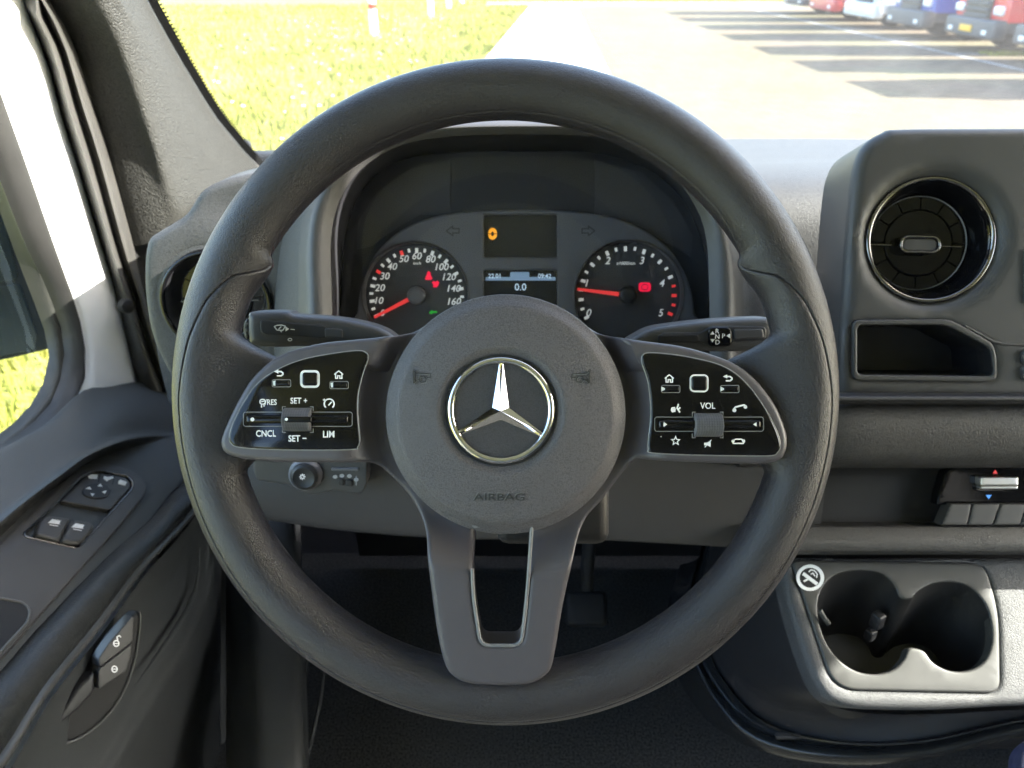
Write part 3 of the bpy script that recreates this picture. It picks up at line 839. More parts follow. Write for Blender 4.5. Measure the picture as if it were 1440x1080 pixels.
# engraved indicator arrows
for sx, cx in ((1, 638), (-1, 826)):
    m = MB(); lines(m, FC, [[(cx - sx * 10, 325), (cx - sx * 1, 318.5), (cx - sx * 1, 322), (cx + sx * 8, 322), (cx + sx * 8, 328), (cx - sx * 1, 328), (cx - sx * 1, 331.5), (cx - sx * 10, 325)]], 1.8, .0033)
    m.build('indicator_arrow', M_clusb, cl, 0)
M_disp_e = mat('display_edge', (.11, .11, .12), .4)
ed = MB(); lines(ed, FC, [[(784.5, 303), (784.5, 360)], [(784.5, 382), (784.5, 440)]], 1.6, .0034); ed.build('display_edge', M_disp_e, cl, 0)
# clear lens over it all
lz = MB(); lq = FC.pxs(sm(BACK, 4), .010); lz.add([FC.w(u, v, .010) for u, v in lq], [tuple(range(len(lq)))])
lz.build('lens', M_lens, cl, 0)

# ================================================================== DASHBOARD
DB = thing('dashboard', 'dark grey grained dashboard running from the door pillar under the windscreen', 'dashboard', Vector((.3, .75, 1.4)))
def dzx(X): return -.055 * sstep(-.13, -.36, X) if X < -.13 else 0
def sstepr(a, b, x): return sstep(a, b, x)
def bulge(X): return max(0, 1 - ((X - .40) / .85) ** 2)
def dash_rows(Xs, prof):
    return [[Vector(((X if X > -.30 else -.30 + (X + .30) * (.35 + .55 * sstep(.85, 1.2, Y))), Y + (.13 * bulge(X) if far else 0), z + (-.055 * (1 - sstep(-.36, -.13, X)) * wz))) for X in Xs] for (Y, z, far, wz) in prof]
Xs = [-.47, -.43, -.38, -.32, -.25, -.18, -.1, 0, .1, .18, .25, .32, .4, .55, .75, 1.0, 1.24]
prof = [(1.24, 1.462, 1, .2), (1.12, 1.498, 1, .5), (.95, 1.535, 0, 1), (.85, 1.552, 0, 1), (.79, 1.556, 0, 1), (.752, 1.549, 0, 1), (.728, 1.53, 0, 1), (.714, 1.50, 0, 1), (.705, 1.46, 0, .8), (.70, 1.41, 0, .5), (.70, 1.34, 0, 0)]
top = MB().patch(dash_rows(Xs, prof), 4, 4).build('dash_skin', M_dash, DB, 50)
# instrument hood
A = [FC.w(u, v, -.013) for u, v in FC.pxs(BACK)]
def row(pts, d): return [P(x, y, d) for x, y in pts]
Bq = row([(470, 520), (467, 430), (467, 320), (495, 252), (550, 210), (620, 193), (735, 189), (845, 193), (908, 215), (958, 260), (990, 320), (997, 400), (998, 520)], .64)
Cq = row([(437, 520), (436, 430), (437, 320), (463, 253), (522, 204), (590, 181), (735, 175), (868, 181), (937, 208), (988, 256), (1020, 325), (1030, 400), (1030, 520)], .632)
Dq = row([(424, 530), (420, 430), (424, 320), (452, 245), (515, 195), (588, 172), (735, 166), (870, 172), (945, 200), (998, 248), (1034, 325), (1045, 400), (1045, 530)], .645)
Eq = row([(395, 540), (385, 430), (392, 325), (430, 240), (505, 192), (588, 168), (735, 162), (870, 168), (955, 196), (1015, 246), (1062, 325), (1085, 400), (1090, 540)], .705)
Gq = row([(380, 540), (365, 430), (375, 325), (415, 240), (500, 198), (588, 176), (735, 170), (870, 176), (960, 200), (1030, 250), (1085, 325), (1110, 400), (1115, 540)], .80)
MB().patch([A, Bq], 4, 2).build('hood_inner', M_clusb, DB, 50)
MB().patch([Bq, [b.lerp(c, .5) - FW * .004 for b, c in zip(Bq, Cq)], Cq, Dq], 4, 4).build('hood_lip', M_dashs, DB, 60)
MB().patch([Dq, Eq, Gq], 4, 5).build('hood_shell', M_dash, DB, 60)
# knee panel below the wheel spokes
Xk = [-.272, -.265, -.25, -.21, -.15, -.05, .05, .15, .22, .27]
def kz(X): return .03 * (1 - sstep(-.30, -.06, X)) - .012 * sstep(.05, .25, X)
kp = []
for (Y, z, w_) in [(.70, 1.40, 0), (.64, 1.395, 0), (.575, 1.385, 0), (.55, 1.375, .3), (.54, 1.355, .6), (.532, 1.325, 1), (.530, 1.305, 1), (.535, 1.296, 1), (.55, 1.292, 1), (.60, 1.29, 1), (.70, 1.30, 1)]:
    kp.append([Vector((X, Y + .015 * (X < -.35), z + kz(X) * w_)) for X in Xk])
MB().patch(kp, 4, 4).build('knee_panel', M_knee, DB, 50)
# dark cavity under the knee panel, column shroud
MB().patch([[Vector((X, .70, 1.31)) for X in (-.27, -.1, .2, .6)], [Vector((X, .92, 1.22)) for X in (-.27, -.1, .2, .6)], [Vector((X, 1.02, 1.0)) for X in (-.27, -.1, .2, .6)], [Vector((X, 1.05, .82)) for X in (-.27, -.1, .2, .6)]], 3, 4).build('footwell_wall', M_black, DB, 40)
cs_ = MB()
p0, p1 = P(720, 640, .53), Vector((0.0, .74, 1.36))
cs_.tube([p0.lerp(p1, t) for t in (0, .02, .1, .5, 1)], [.045, .055, .06, .06, .06], 24, flat=.8)
cs_.build('column_shroud', M_dark, DB, 50)
shl = MB(); shl.box(P(775, 705, .54), (.075, .06, .05), .008, Matrix.Rotation(-PITCH, 3, 'X')); shl.build('column_cover', M_dark, DB, 40)

# ================================================================== LIGHT SWITCH PANEL
lp = thing('light_switch_panel', 'small light control panel with round dial below the left wheel spoke', 'control panel', P(440, 670, .655))
FL = Fr(P(440, 668, .636), Vector((.03, -.97, .22)))
LPO = [(357, 640), (357, 662), (362, 674), (377, 677), (405, 681), (418, 688), (432, 694), (446, 695), (458, 692), (470, 689), (505, 694), (513, 690), (517, 678), (517, 640)]
MB().pillow(FL, FL.pxs(rounded(LPO, 3)), h=.002, thick=.02, bev=.0016).build('panel_body', M_dashs, lp, 40)
q = FL.px(431, 665); kl = FL.scale(431, 665)
dm = MB(); dm.lathe(FL, q, [(kl * 24, .002), (kl * 23, .006), (kl * 20, .0075)], 40); dm.build('dial_ring', M_disp_e, lp, 60)
dm = MB(); dm.lathe(FL, q, [(kl * 20, .004), (kl * 19, .009), (kl * 15, .0105), (kl * 12, .0095), (.0, .0095)], 40); dk = dm.build('dial_knob', M_dark, lp, 50)
m = MB()
for k in range(8):
    a = math.pi * k / 4; lines(m, FL, [[(429 + 1.6 * math.cos(a), 664 + 1.6 * math.sin(a)), (429 + 4.2 * math.cos(a), 664 + 4.2 * math.sin(a))]], 1.2, .0099)
m.build('sun_symbol', M_num, dk, 0)
m = MB()
for (x, y) in ((472, 669), (481.5, 667.5), (492, 668), (501.5, 673)): polyf(m, FL, circ(x, y, 3.4, 12, 2.6), .0024)
lines(m, FL, [[(501.5, 668), (501.5, 681)]], 1.2, .0024)
m.build('switch_symbols', mat('dim_print', (.35, .35, .36), .5), lp, 0)
for (x, y) in ((481, 676), (492, 677)):
    MB().pillow(FL, FL.pxs(rrect(x, y, 8, 9, 2)), h=.004, thick=.002, bev=.0008).build('rocker_key', M_dark, lp, 40)
MB().pillow(FL, FL.pxs(rrect(486, 658, 38, 4, 1.5)), h=.0036, thick=.001, bev=.0005).build('trim_bar', M_disp_e, lp, 40)

MB().box((.78, .66, 1.17), (1.02, .16, .48), .02).build('stack_sun_block', M_dark, DB, 30)  # unseen filler box added to keep sun off the footwell floor

# ================================================================== AIR VENTS
def air_vent(fr, c, R, label, ring=None, knob=True):
    v = thing('air_vent', label, 'air vent', fr.w(*c), group='round air vents')
    m = MB()
    prof = [(R * (1 + .045 * math.cos(a)), .001 + R * .05 * math.sin(a)) for a in [math.radians(-30 + 240 * k / 14) for k in range(15)]]
    m.lathe(fr, c, prof, 96); m.build('trim_ring', ring or M_chrome_d, v, 70)
    m = MB(); m.lathe(fr, c, [(R * .965, .001), (R * .93, -.001), (R * .86, -.010), (R * .81, -.020), (R * .80, -.024)], 96)
    m.build('funnel', M_dark if ring else M_glossp, v, 60)
    hh = -.020
    m = MB(); m.lathe(fr, c, [(R * .82, hh - .006), (.0, hh - .006)], 64); m.build('back_disc', M_black, v, 0)
    r0, r1 = R * .575, R * .775
    base = None
    for k in range(12):
        a0, a1 = 2 * math.pi * (k + .03) / 12, 2 * math.pi * (k + .97) / 12
        pts = [(c[0] + r1 * math.cos(a0 + (a1 - a0) * t / 8), c[1] + r1 * math.sin(a0 + (a1 - a0) * t / 8)) for t in range(9)]
        pts += [(c[0] + r0 * math.cos(a1 + (a0 - a1) * t / 6), c[1] + r0 * math.sin(a1 + (a0 - a1) * t / 6)) for t in range(7)]
        MB().slab(fr, pts, h=hh, thick=.004).build('vane', M_glossp, v, 0)
    m = MB(); m.lathe(fr, c, [(R * .80, hh), (R * .795, hh + .0012), (R * .783, hh)], 72); m.build('vane_rim', M_edge, v, 60)
    MB().pillow(fr, [(c[0] + R * .56 * math.cos(2 * math.pi * k / 60), c[1] + R * .56 * math.sin(2 * math.pi * k / 60)) for k in range(60)], h=hh + .0006, thick=.004, bev=.001).build('centre_disc', M_glossp, v, 60)
    if knob:
        kc_ = (c[0] - R * .06, c[1] - R * .05)
        o_ = rrect(*kc_, R * .68, R * .30, R * .148, 8)
        kb = MB().pillow(fr, o_, [rrect(*kc_, R * .58, R * .21, R * .10, 8)], h=hh + .012, thick=.010, bev=.0012).build('knob', M_chrome_d, v, 60)
        MB().pillow(fr, rrect(*kc_, R * .575, R * .205, R * .10, 8), h=hh + .0105, thick=.004, bev=.001).build('knob_face', M_knobf, kb, 60)
        for sx in (-1, 1):
            MB().pillow(fr, [(kc_[0] + sx * R * .38, kc_[1] + R * .012), (kc_[0] + sx * R * .76, kc_[1] + R * .012), (kc_[0] + sx * R * .76, kc_[1] - R * .012), (kc_[0] + sx * R * .38, kc_[1] - R * .012)], h=hh + .003, thick=.003, bev=.0004).build('slider_blade', M_chrome_d, v, 0)
    return v
M_chrome_d = mat('dark_chrome', (.20, .19, .185), .10, metal=1.0)
M_knobf = mat('knurled_knob_face', (.035, .033, .032), .4, bump=('fine', 3000, .0002))
FP = Fr(P(1310, 380, .615), Vector((-.07, -.90, .42)))
air_vent(FP, FP.px(1307, 338), FP.scale(1307, 338) * 88, 'round black air vent with oval knob set in the upright centre panel')
FVL = Fr(P(305, 427, .70), Vector((.05, -1, .12)))
air_vent(FVL, FVL.px(305, 427), FVL.scale(305, 427) * 75, 'round black air vent partly hidden behind left of the steering wheel rim', M_glossp)
# raised cheek round the left vent, part of the dashboard
c_ = FVL.px(305, 427); k_ = FVL.scale(305, 427)
ck = MB()
CH = [(203, 345), (222, 327), (256, 305), (283, 268), (338, 248), (400, 246), (430, 300), (420, 420), (405, 520), (340, 570), (262, 560), (243, 545), (225, 512), (208, 465), (200, 400)]
ck.pillow(FVL, FVL.pxs(sm(CH, 5)), [circ(*c_, k_ * 77, 72)], h=-.002, thick=.05, bev=.007, pitch=.006, segs=6,
          dome=lambda u, v: -.004 * sstep(95, 150, math.hypot(u - c_[0], v - c_[1]) / k_) + .004 * (1 - sstep(77, 84, math.hypot(u - c_[0], v - c_[1]) / k_)))
ck.build('vent_surround', M_dash, DB, 50)

# ================================================================== CENTRE PANEL
cp = thing('centre_panel', 'upright dark grey centre panel with round vent and open storage slot', 'centre panel', P(1310, 380, .62))
COMP = rounded([(1199, 457), (1322, 457), (1384, 490), (1388, 528), (1199, 526)], [9, 12, 8, 9, 9], 5)
PO = [(1800, 181), (1440, 181), (1268, 182), (1240, 187), (1216, 202), (1202, 225), (1194, 265), (1186, 360), (1180, 460), (1177, 530), (1178, 556), (1190, 562), (1440, 564), (1800, 566)]
vc = FP.px(1307, 338); kv = FP.scale(1307, 338)
def panel_dome(u, v):
    r = math.hypot(u - vc[0], v - vc[1]) / kv
    return -.006 * (1 - sstep(88, 112, r))
def shift(pts): return [(u, v) for u, v in pts]
po = cr([Vector(p) for p in PO], 4)
MB().pillow(FP, FP.pxs([tuple(p) for p in po]), [circ(*vc, kv * 85, 80), FP.pxs(COMP)], h=.008, thick=.065, bev=.009, dome=panel_dome, pitch=.005, segs=5).build('panel_shell', M_dashs, cp, 50)
m = MB()
q0 = FP.pxs(COMP); cu, cv = FP.px(1290, 492)
r_ = [[FP.w(u, v, .008) for u, v in q0 + q0[:1]], [FP.w(u, v, -.012) for u, v in q0 + q0[:1]], [FP.w(cu + (u - cu) * .96, cv + (v - cv) * .93, -.05) for u, v in q0 + q0[:1]]]
m.sheet(r_); m.slab(FP, [(cu + (u - cu) * .96, cv + (v - cv) * .93) for u, v in q0], h=-.05, thick=.001)
m.build('storage_slot', M_dark, cp, 40)
m = MB()
RIM = rounded([(1193, 450), (1326, 449), (1348, 460), (1386, 482), (1392, 500), (1392, 532), (1380, 536), (1193, 534)], [10, 12, 10, 6, 6, 6, 6, 10], 5)
m.pillow(FP, FP.pxs(RIM), [FP.pxs(COMP)], h=.0105, thick=.004, bev=.0014); m.build('slot_frame', M_dashs, cp, 50)
m = MB(); m.tube([FP.w(*FP.px(*p), .0082) for p in ((1350, 459), (1370, 470), (1388, 480), (1405, 484), (1440, 485), (1600, 486))], .0012, 8); m.build('crease', M_dashs, cp, 60)
for y, hh in ((502, 20), (524, 21)):
    MB().pillow(FP, FP.pxs(rounded([(1426, y - hh / 2), (1520, y - hh / 2), (1520, y + hh / 2), (1427, y + hh / 2)], 6)), h=.0115, thick=.004, bev=.0016).build('panel_key', M_dashs, cp)
MB().pillow(FP, FP.pxs(rounded([(1430, 352), (1600, 352), (1600, 428), (1430, 428)], 4)), h=.010, thick=.004, bev=.001).build('screen_surround', M_dashs, cp)
led = MB(); led.patch([[P(x, y, d) for x in (1172, 1185, 1200, 1300, 1440, 1700)] for y, d in ((552, .612), (556, .600), (562, .597), (566, .602), (569, .622))], 3, 4)
led.build('ledge', M_dark, cp, 50)

# ================================================================== CENTRE STACK BELOW THE PANEL (part of the dashboard)
xs = (1040, 1090, 1130, 1180, 1300, 1440, 1700)
m = MB()
m.patch([[P(x, y + (0 if x > 1150 else -(1150 - x) * .0), d + (.012 if x < 1150 else 0)) for x in xs] for y, d in ((566, .640), (568, .626), (578, .619), (600, .617), (625, .620), (645, .626), (655, .638), (658, .66))], 4, 4)
m.build('padded_beam', M_dash_shaded, DB, 60)
m = MB(); m.patch([[P(x, y, d) for x in xs] for y, d in ((654, .655), (662, .685), (700, .69), (738, .688), (742, .676))], 3, 3); m.build('recess', M_black, DB, 50)
m = MB(); m.patch([[P(x, y, d) for x in xs] for y, d in ((734, .688), (739, .672), (745, .668), (760, .664), (772, .664), (777, .668), (780, .69))], 3, 4); m.build('lower_beam', M_dash_shaded, DB, 60)

ca = thing('climate_panel', 'gloss black heater control panel with silver switch, red and blue arrows', 'control panel', P(1380, 700, .68))
FA = Fr(P(1380, 700, .672), Vector((0, -.88, .48)))
MB().pillow(FA, FA.pxs(rounded([(1343, 657), (1560, 657), (1560, 710), (1318, 710), (1320, 697), (1330, 662)], [6, 2, 2, 2, 4, 6])), h=0, thick=.01, bev=.0012).build('panel_body', M_glossp, ca)
for (y0, y1, x0, x1, hh) in ((669, 681, 1371, 1423, .009), (681.5, 686.5, 1373, 1424, .0075)):
    MB().pillow(FA, FA.pxs(rounded([(x0, y0), (x1, y0), (x1, y1), (x0, y1)], 2)), h=hh, thick=.009, bev=.0012).build('temperature_switch', M_silver, ca)
MB().pillow(FA, FA.pxs(rounded([(1369, 686), (1424, 686), (1410, 691), (1372, 690)], 2)), h=.004, thick=.004, bev=.001).build('switch_foot', M_chrome_d, ca)
m = MB(); polyf(m, FA, [(1395.5, 666), (1399, 660.5), (1402.5, 666)], .0006); m.build('red_arrow', M_mark_r, ca, 0)
m = MB(); polyf(m, FA, [(1385.5, 696), (1394, 696), (1390, 701.5)], .0006); m.build('blue_arrow', M_mark_b, ca, 0)
tops = [1331, 1362, 1401.5, 1438.5, 1476, 1514]; bots = [1318, 1355.5, 1391, 1429, 1466, 1504]
for k in range(5):
    MB().pillow(FA, FA.pxs([(tops[k] + .8, 707), (tops[k + 1] - .8, 707), (bots[k + 1] - .8, 737), (bots[k] + .8, 737)]), h=.006, thick=.012, bev=.0016).build('key', M_dashs, ca)

# ================================================================== CUP HOLDER
FU = Fr(P(1270, 880, .675), Vector((0, -.62, .78)))
cu_ = thing('cup_holder', 'sunlit grey twin cup holder tray with white round no-smoking sticker', 'cup holder', P(1270, 880, .675))
WELL = [(1150, 865), (1153, 835), (1170, 812), (1200, 803), (1235, 806), (1256, 822), (1265, 841), (1281, 842), (1290, 833), (1310, 822), (1335, 819), (1362, 826), (1383, 848), (1392, 875),
        (1393, 905), (1383, 930), (1362, 943), (1335, 943), (1312, 932), (1300, 917), (1289, 912), (1277, 912), (1270, 927), (1255, 942), (1233, 948), (1205, 944), (1180, 928), (1160, 900)]
wl = FU.pxs(sm(WELL, 4))
TR = rounded([(1112, 788), (1384, 792), (1404, 860), (1406, 975), (1172, 970)], [10, 22, 40, 18, 34], 6)
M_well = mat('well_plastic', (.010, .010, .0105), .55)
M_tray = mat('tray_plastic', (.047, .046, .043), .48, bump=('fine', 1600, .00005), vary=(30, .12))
MB().pillow(FU, FU.pxs(TR), [wl], h=.0015, thick=.008, bev=.0022, pitch=.008, segs=4).build('tray', M_tray, cu_, 40)
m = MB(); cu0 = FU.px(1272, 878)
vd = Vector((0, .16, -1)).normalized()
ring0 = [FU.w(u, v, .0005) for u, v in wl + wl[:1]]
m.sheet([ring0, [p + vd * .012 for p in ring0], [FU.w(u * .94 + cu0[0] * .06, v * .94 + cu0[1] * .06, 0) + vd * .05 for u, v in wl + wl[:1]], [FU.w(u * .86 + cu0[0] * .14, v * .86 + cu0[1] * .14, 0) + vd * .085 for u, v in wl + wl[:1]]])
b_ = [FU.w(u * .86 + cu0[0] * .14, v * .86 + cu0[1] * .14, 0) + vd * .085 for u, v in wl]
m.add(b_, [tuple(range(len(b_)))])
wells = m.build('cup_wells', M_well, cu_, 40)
m = MB(); m.box(P(1234, 872, .70), (.010, .010, .016), .002, Matrix.Rotation(.5, 3, 'Z')); m.build('clip', M_dark, wells)
m = MB(); m.box(P(1224, 892, .71), (.009, .008, .012), .002, Matrix.Rotation(.5, 3, 'Z')); m.build('clip', M_dark, wells)
m = MB(); m.tube([P(1153, 858, .672), P(1158, 867, .672), P(1165, 877, .676)], .0022, 8); m.build('spring_tab', M_tray, wells, 60)
stk = thing('no_smoking_sticker', 'small round white no-smoking sticker on the top corner of the cup holder tray', 'sticker', FU.w(*FU.px(1138, 813)))
m = MB(); m.slab(FU, FU.pxs(circ(1138, 813, 19.5, 40, 18.5)), h=.0021, thick=.0004); m.build('disc', M_black, stk, 0)
m = MB()
m.slab(FU, FU.pxs(circ(1138, 813, 19.5, 48, 18.5)), [FU.pxs(circ(1138, 813, 14.8, 48, 14))], h=.0024, thick=.0003)
lines(m, FU, [[(1128, 807), (1148, 822)]], 5.0, .0024)
lines(m, FU, [[(1129, 818), (1135, 815)]], 2.5, .0024)
lines(m, FU, [[(1136, 805), (1139, 802), (1144, 803), (1148, 808), (1147, 813)], [(1139, 808), (1142, 806.5), (1145, 811)]], 1.6, .0024)
m.build('printed_symbol', M_print, stk, 0)

# console that carries it
co_ = thing('console', 'black lower console under the cup holder with curved glossy base trim', 'console', P(1270, 980, .7))
CO = [(1700, 784), (1130, 783), (1106, 788), (1101, 806), (1112, 860), (1135, 932), (1155, 974), (1178, 990), (1220, 997), (1320, 998), (1440, 992), (1700, 985)]
MB().pillow(FU, FU.pxs([tuple(p) for p in cr([Vector(p) for p in CO], 4)]), [FU.pxs(rounded([(1116, 791), (1382, 795), (1401, 860), (1403, 972), (1175, 967)], [10, 20, 40, 18, 34], 6))], h=.0005, thick=.02, bev=.007, pitch=.01, segs=5).build('console_top', M_dash, co_, 40)
def prow(r): return [P(*p) for p in r]
r0 = prow([(1080, 770, .74), (1092, 815, .72), (1110, 880, .712), (1135, 950, .704), (1160, 988, .698), (1220, 1003, .69), (1320, 1004, .685), (1440, 998, .68), (1700, 990, .675)])
r0b = [p + FW * .03 + UP * -.004 + RT * -.004 for p in r0]
r1 = prow([(1000, 760, 1.0), (985, 830, .97), (990, 900, .94), (1020, 960, .9), (1075, 1012, .86), (1170, 1036, .82), (1290, 1034, .79), (1420, 1006, .77), (1700, 960, .74)])
r1m = [a.lerp(b, .55) + FW * .03 for a, b in zip(r0b, r1)]
r2 = prow([(985, 770, 1.0), (966, 840, .97), (972, 915, .94), (1003, 980, .9), (1060, 1036, .86), (1165, 1060, .82), (1295, 1056, .79), (1430, 1024, .77), (1700, 975, .74)])
M_trimb = mat('glossy_trim', (.016, .017, .018), .22, vary=(25, .2))
MB().patch([r0, r0b, r1m, [b - FW * .002 for b in r1], [p - FW * .012 for p in r1]], 4, 5).build('console_side', M_dark, co_, 60)
mid = [a.lerp(b, .5) + FW * .008 for a, b in zip(r1, r2)]
MB().patch([[p - FW * .012 for p in r1], [p - FW * .010 + UP * -.003 for p in r1], mid, [p - FW * .006 for p in r2], [p + UP * -.02 + FW * .02 for p in r2], [p + UP * -.05 + FW * .12 for p in r2]], 4, 5).build('base_trim', M_trimb, co_, 60)
for x, y, w_ in ((1105, 1035, .022), (1122, 1034.5, .006), (1130, 1056.5, .012)):
    m = MB(); m.box(P(x, y, .835), (w_, .006, .005), .0015); m.build('trim_clip', M_dashs, co_)

fb = thing('navy_fabric_piece', 'corner of navy blue fabric at the lower right beside the carpet', 'fabric_piece', P(1440, 1090, .62))  # corner of blue cloth; what it belongs to is left open
FB = Fr(P(1450, 1080, .62), -FW)
MB().pillow(FB, FB.pxs(rounded([(1430, 1068), (1450, 1050), (1560, 1020), (1560, 1200), (1424, 1200)], [14, 20, 5, 5, 5], 6)), h=0, thick=.004, bev=.006, pitch=.008, segs=5).build('navy_fabric_cover', M_navy, fb, 60)
m = MB(); m.tube([FB.w(*FB.px(x, y), -.002) for x, y in ((1444, 1062), (1438, 1080), (1440, 1120), (1446, 1190))], .0012, 6); m.build('seam', M_navy, fb, 60)

# ================================================================== DRIVER'S DOOR
dr = thing('driver_door_trim', 'open-windowed dark grey driver door trim with armrest, window switches and white upper frame', 'van door', Vector((-.48, .6, 1.2)))
dr['label'] = 'dark grey driver door trim with armrest, window switches and white painted window frame'
def pxr(pts, X): return [PX(x, y, (X(i) if callable(X) else X)) for i, (x, y) in enumerate(pts)]
NR = 26
def topped(top, pts):
    return [Vector(top), pts[0] + (pts[0] - pts[1]) * .9, *pts]
def rs(pts, X): return resample(cr(pxr(pts, X), 5), NR)
a_, b_, c2 = PX(120, 690, -.418), PX(205, 727, -.370), PX(43, 884, -.370)
nS = (b_ - a_).cross(c2 - a_); nS = nS if nS.z > 0 else -nS
FS = Fr(a_ + nS.normalized() * .003, nS)
def rp(pts, h): return resample(cr([FS.w(*FS.px(x, y, h), h) for x, y in pts], 5), NR)
S0 = rs([(244, 551), (197, 543), (150, 550), (113, 557), (60, 604), (0, 636), (-120, 702)], -.478)
S0b = [p + Vector((0.004, 0, .004)) for p in S0]
S1a = rs([(252, 580), (215, 580), (160, 585), (125, 605), (80, 640), (30, 672), (0, 690), (-120, 765)], -.440)
S1 = rs([(260, 603), (244, 606), (185, 609), (148, 620), (111, 641), (83, 661), (46, 689), (0, 722), (-120, 810)], -.424)
S1c = rs([(261, 609), (244, 612), (195, 616), (153, 629), (116, 647), (87, 669), (54, 693), (12, 727), (0, 738), (-120, 832)], -.414)
S2 = rp([(262, 615), (244, 618), (204, 624), (157, 638), (120, 653), (89, 677), (61, 697), (24, 731), (0, 755), (-120, 852)], -.003)
S2b = rp([(268, 630), (252, 640), (215, 645), (168, 662), (128, 690), (92, 728), (58, 765), (20, 808), (0, 830), (-120, 945)], -.003)
S3 = rp([(275, 655), (262, 668), (235, 692), (205, 727), (157, 768), (112, 812), (43, 884), (0, 934), (-120, 1060)], -.003)
S3b = rp([(276, 658), (264, 672), (238, 696), (209, 730), (161, 772), (116, 816), (47, 888), (4, 938), (-116, 1064)], -.006)
S4a = rs([(280, 672), (270, 688), (246, 711), (217, 745), (172, 787), (124, 836), (60, 910), (8, 972), (-110, 1100)], -.352)
S4 = rs([(283, 686), (273, 701), (255, 724), (226, 757), (187, 797), (132, 866), (66, 950), (12, 1015), (-100, 1145)], -.343)
S4c = rs([(285, 696), (276, 709), (260, 731), (230, 764), (196, 799), (136, 880), (66, 968), (10, 1058), (-90, 1190)], -.344)
sill = MB().patch([S0, S0b, S1a, S1, S1c, S2], 1, 5).build('door_sill', M_door, dr, 60)
arm = MB().patch([S2, S2b, S3, S3b], 1, 3).build('armrest_top', M_door, dr, 60)
pad = MB().patch([S3b, S4a, S4, S4c], 1, 5).build('armrest_pad', M_arm, dr, 70)
T0 = rs([(284, 697), (277, 708), (259, 731), (229, 763), (196, 797), (133, 880), (62, 966), (6, 1058), (-95, 1190)], -.342)
T1 = rs([(288, 700), (281, 712), (264, 735), (234, 768), (201, 803), (139, 887), (67, 978), (11, 1072), (-88, 1200)], -.340)
M_strip = mat('trim_strip', (.055, .055, .053), .4)
MB().patch([[p + Vector((-.006, 0, .001)) for p in T0], T0, [a.lerp(b, .5) + Vector((.002, -.001, .001)) for a, b in zip(T0, T1)], T1, [p + Vector((-.008, 0, -.002)) for p in T1]], 1, 3).build('armrest_strip', M_strip, dr, 60)
L0 = rs([(289, 701), (283, 713), (267, 737), (238, 771), (206, 806), (144, 890), (72, 982), (17, 1078), (-80, 1210)], -.352)
L1 = rs([(300, 712), (296, 740), (290, 790), (270, 850), (240, 905), (190, 985), (140, 1070), (90, 1150), (0, 1300)], -.352)
L2 = rs([(306, 720), (303, 760), (300, 810), (285, 860), (256, 920), (208, 1000), (164, 1075), (120, 1150), (30, 1320)], -.345)
L3 = rs([(308, 725), (306, 770), (304, 830), (296, 880), (272, 935), (232, 1010), (195, 1080), (160, 1150), (90, 1320)], -.365)
L4 = rs([(311, 730), (311, 780), (311, 860), (311, 920), (310, 980), (309, 1040), (309, 1080), (308, 1180), (306, 1340)], -.40)
MB().patch([L0, [a.lerp(b, .5) + Vector((-.006, 0, 0)) for a, b in zip(L0, L1)], L1, L2, L3, [a.lerp(b, .45) for a, b in zip(L3, L4)], L4], 1, 4).build('door_panel', M_door, dr, 60)
m = MB(); m.tube([PX(x, y, -.343) for x, y in ((281, 770), (280, 800), (275, 830), (262, 860), (240, 895), (215, 930), (190, 965))], [.0005, .0016, .0024, .0026, .0024, .0016, .0004], 8); m.build('pocket_ridge', M_door, dr, 60)
# end face of the door next to the dashboard
M_edge2 = mat('door_edge', (.075, .076, .074), .45)
m = MB(); m.patch([[PX(x + dx, y, X) for y in (690, 740, 800, 900, 1000, 1080, 1300)] for dx, x, X in ((0, 311, -.40), (0, 314, -.398), (0, 318, -.396), (0, 322, -.398), (0, 326, -.41), (0, 332, -.43))], 3, 3); m.build('door_edge', M_edge2, dr, 70)

# window switches on the armrest
SWO = [(111, 657), (133, 653), (160, 655), (186, 663), (200, 674), (206, 685), (204, 694), (198, 704), (185, 720), (157, 753), (115, 799), (60, 861), (0, 929), (-60, 1000), (-75, 860), (0, 765), (30, 737), (76, 692)]
SWH = [(126, 666), (144, 665), (178, 671), (186, 679), (185, 689), (165, 711), (118.5, 763), (111, 770), (103, 772), (35, 757), (32, 752), (74, 713), (111, 674)]
swh = rounded(SWH, 4, 3)
MB().pillow(FS, FS.pxs(rounded(SWO, 6)), [FS.pxs(swh)], h=.0015, thick=.006, bev=.0012).build('switch_plate', M_dashs, dr)
m = MB(); qq = FS.pxs(swh); m.tube([FS.w(u, v, .0014) for u, v in qq], .0009, 8, closed=True); m.build('chrome_surround', M_chrome_d, dr, 60)
m = MB(); m.slab(FS, qq, h=-.010, thick=.001)
m.sheet([[FS.w(u, v, .001) for u, v in qq + qq[:1]], [FS.w(u, v, -.010) for u, v in qq + qq[:1]]]); m.build('switch_well', M_black, dr, 0)
MP = [(128, 668), (144, 667), (176, 673), (183, 681), (182, 688), (154, 719), (84, 706), (114, 676)]
mp = MB().pillow(FS, FS.pxs(rounded(MP, 4)), h=.0018, thick=.006, bev=.0014).build('mirror_switch', M_dashs, dr)
MB().pillow(FS, FS.pxs(sm([(114, 694), (122, 684), (137, 682), (150, 686), (154, 694), (148, 702), (134, 704), (120, 701)], 4)), h=.0030, thick=.002, bev=.0012).build('mirror_pad', M_dark, mp)
m = MB()
for tri in ([(135, 687), (139, 683.5), (142, 687.5)], [(118, 690.5), (124, 688), (126.5, 691.5)], [(141, 695), (148, 693), (145.5, 697.5)], [(125, 697), (131, 698), (127.5, 701)]): polyf(m, FS, tri, .0033)
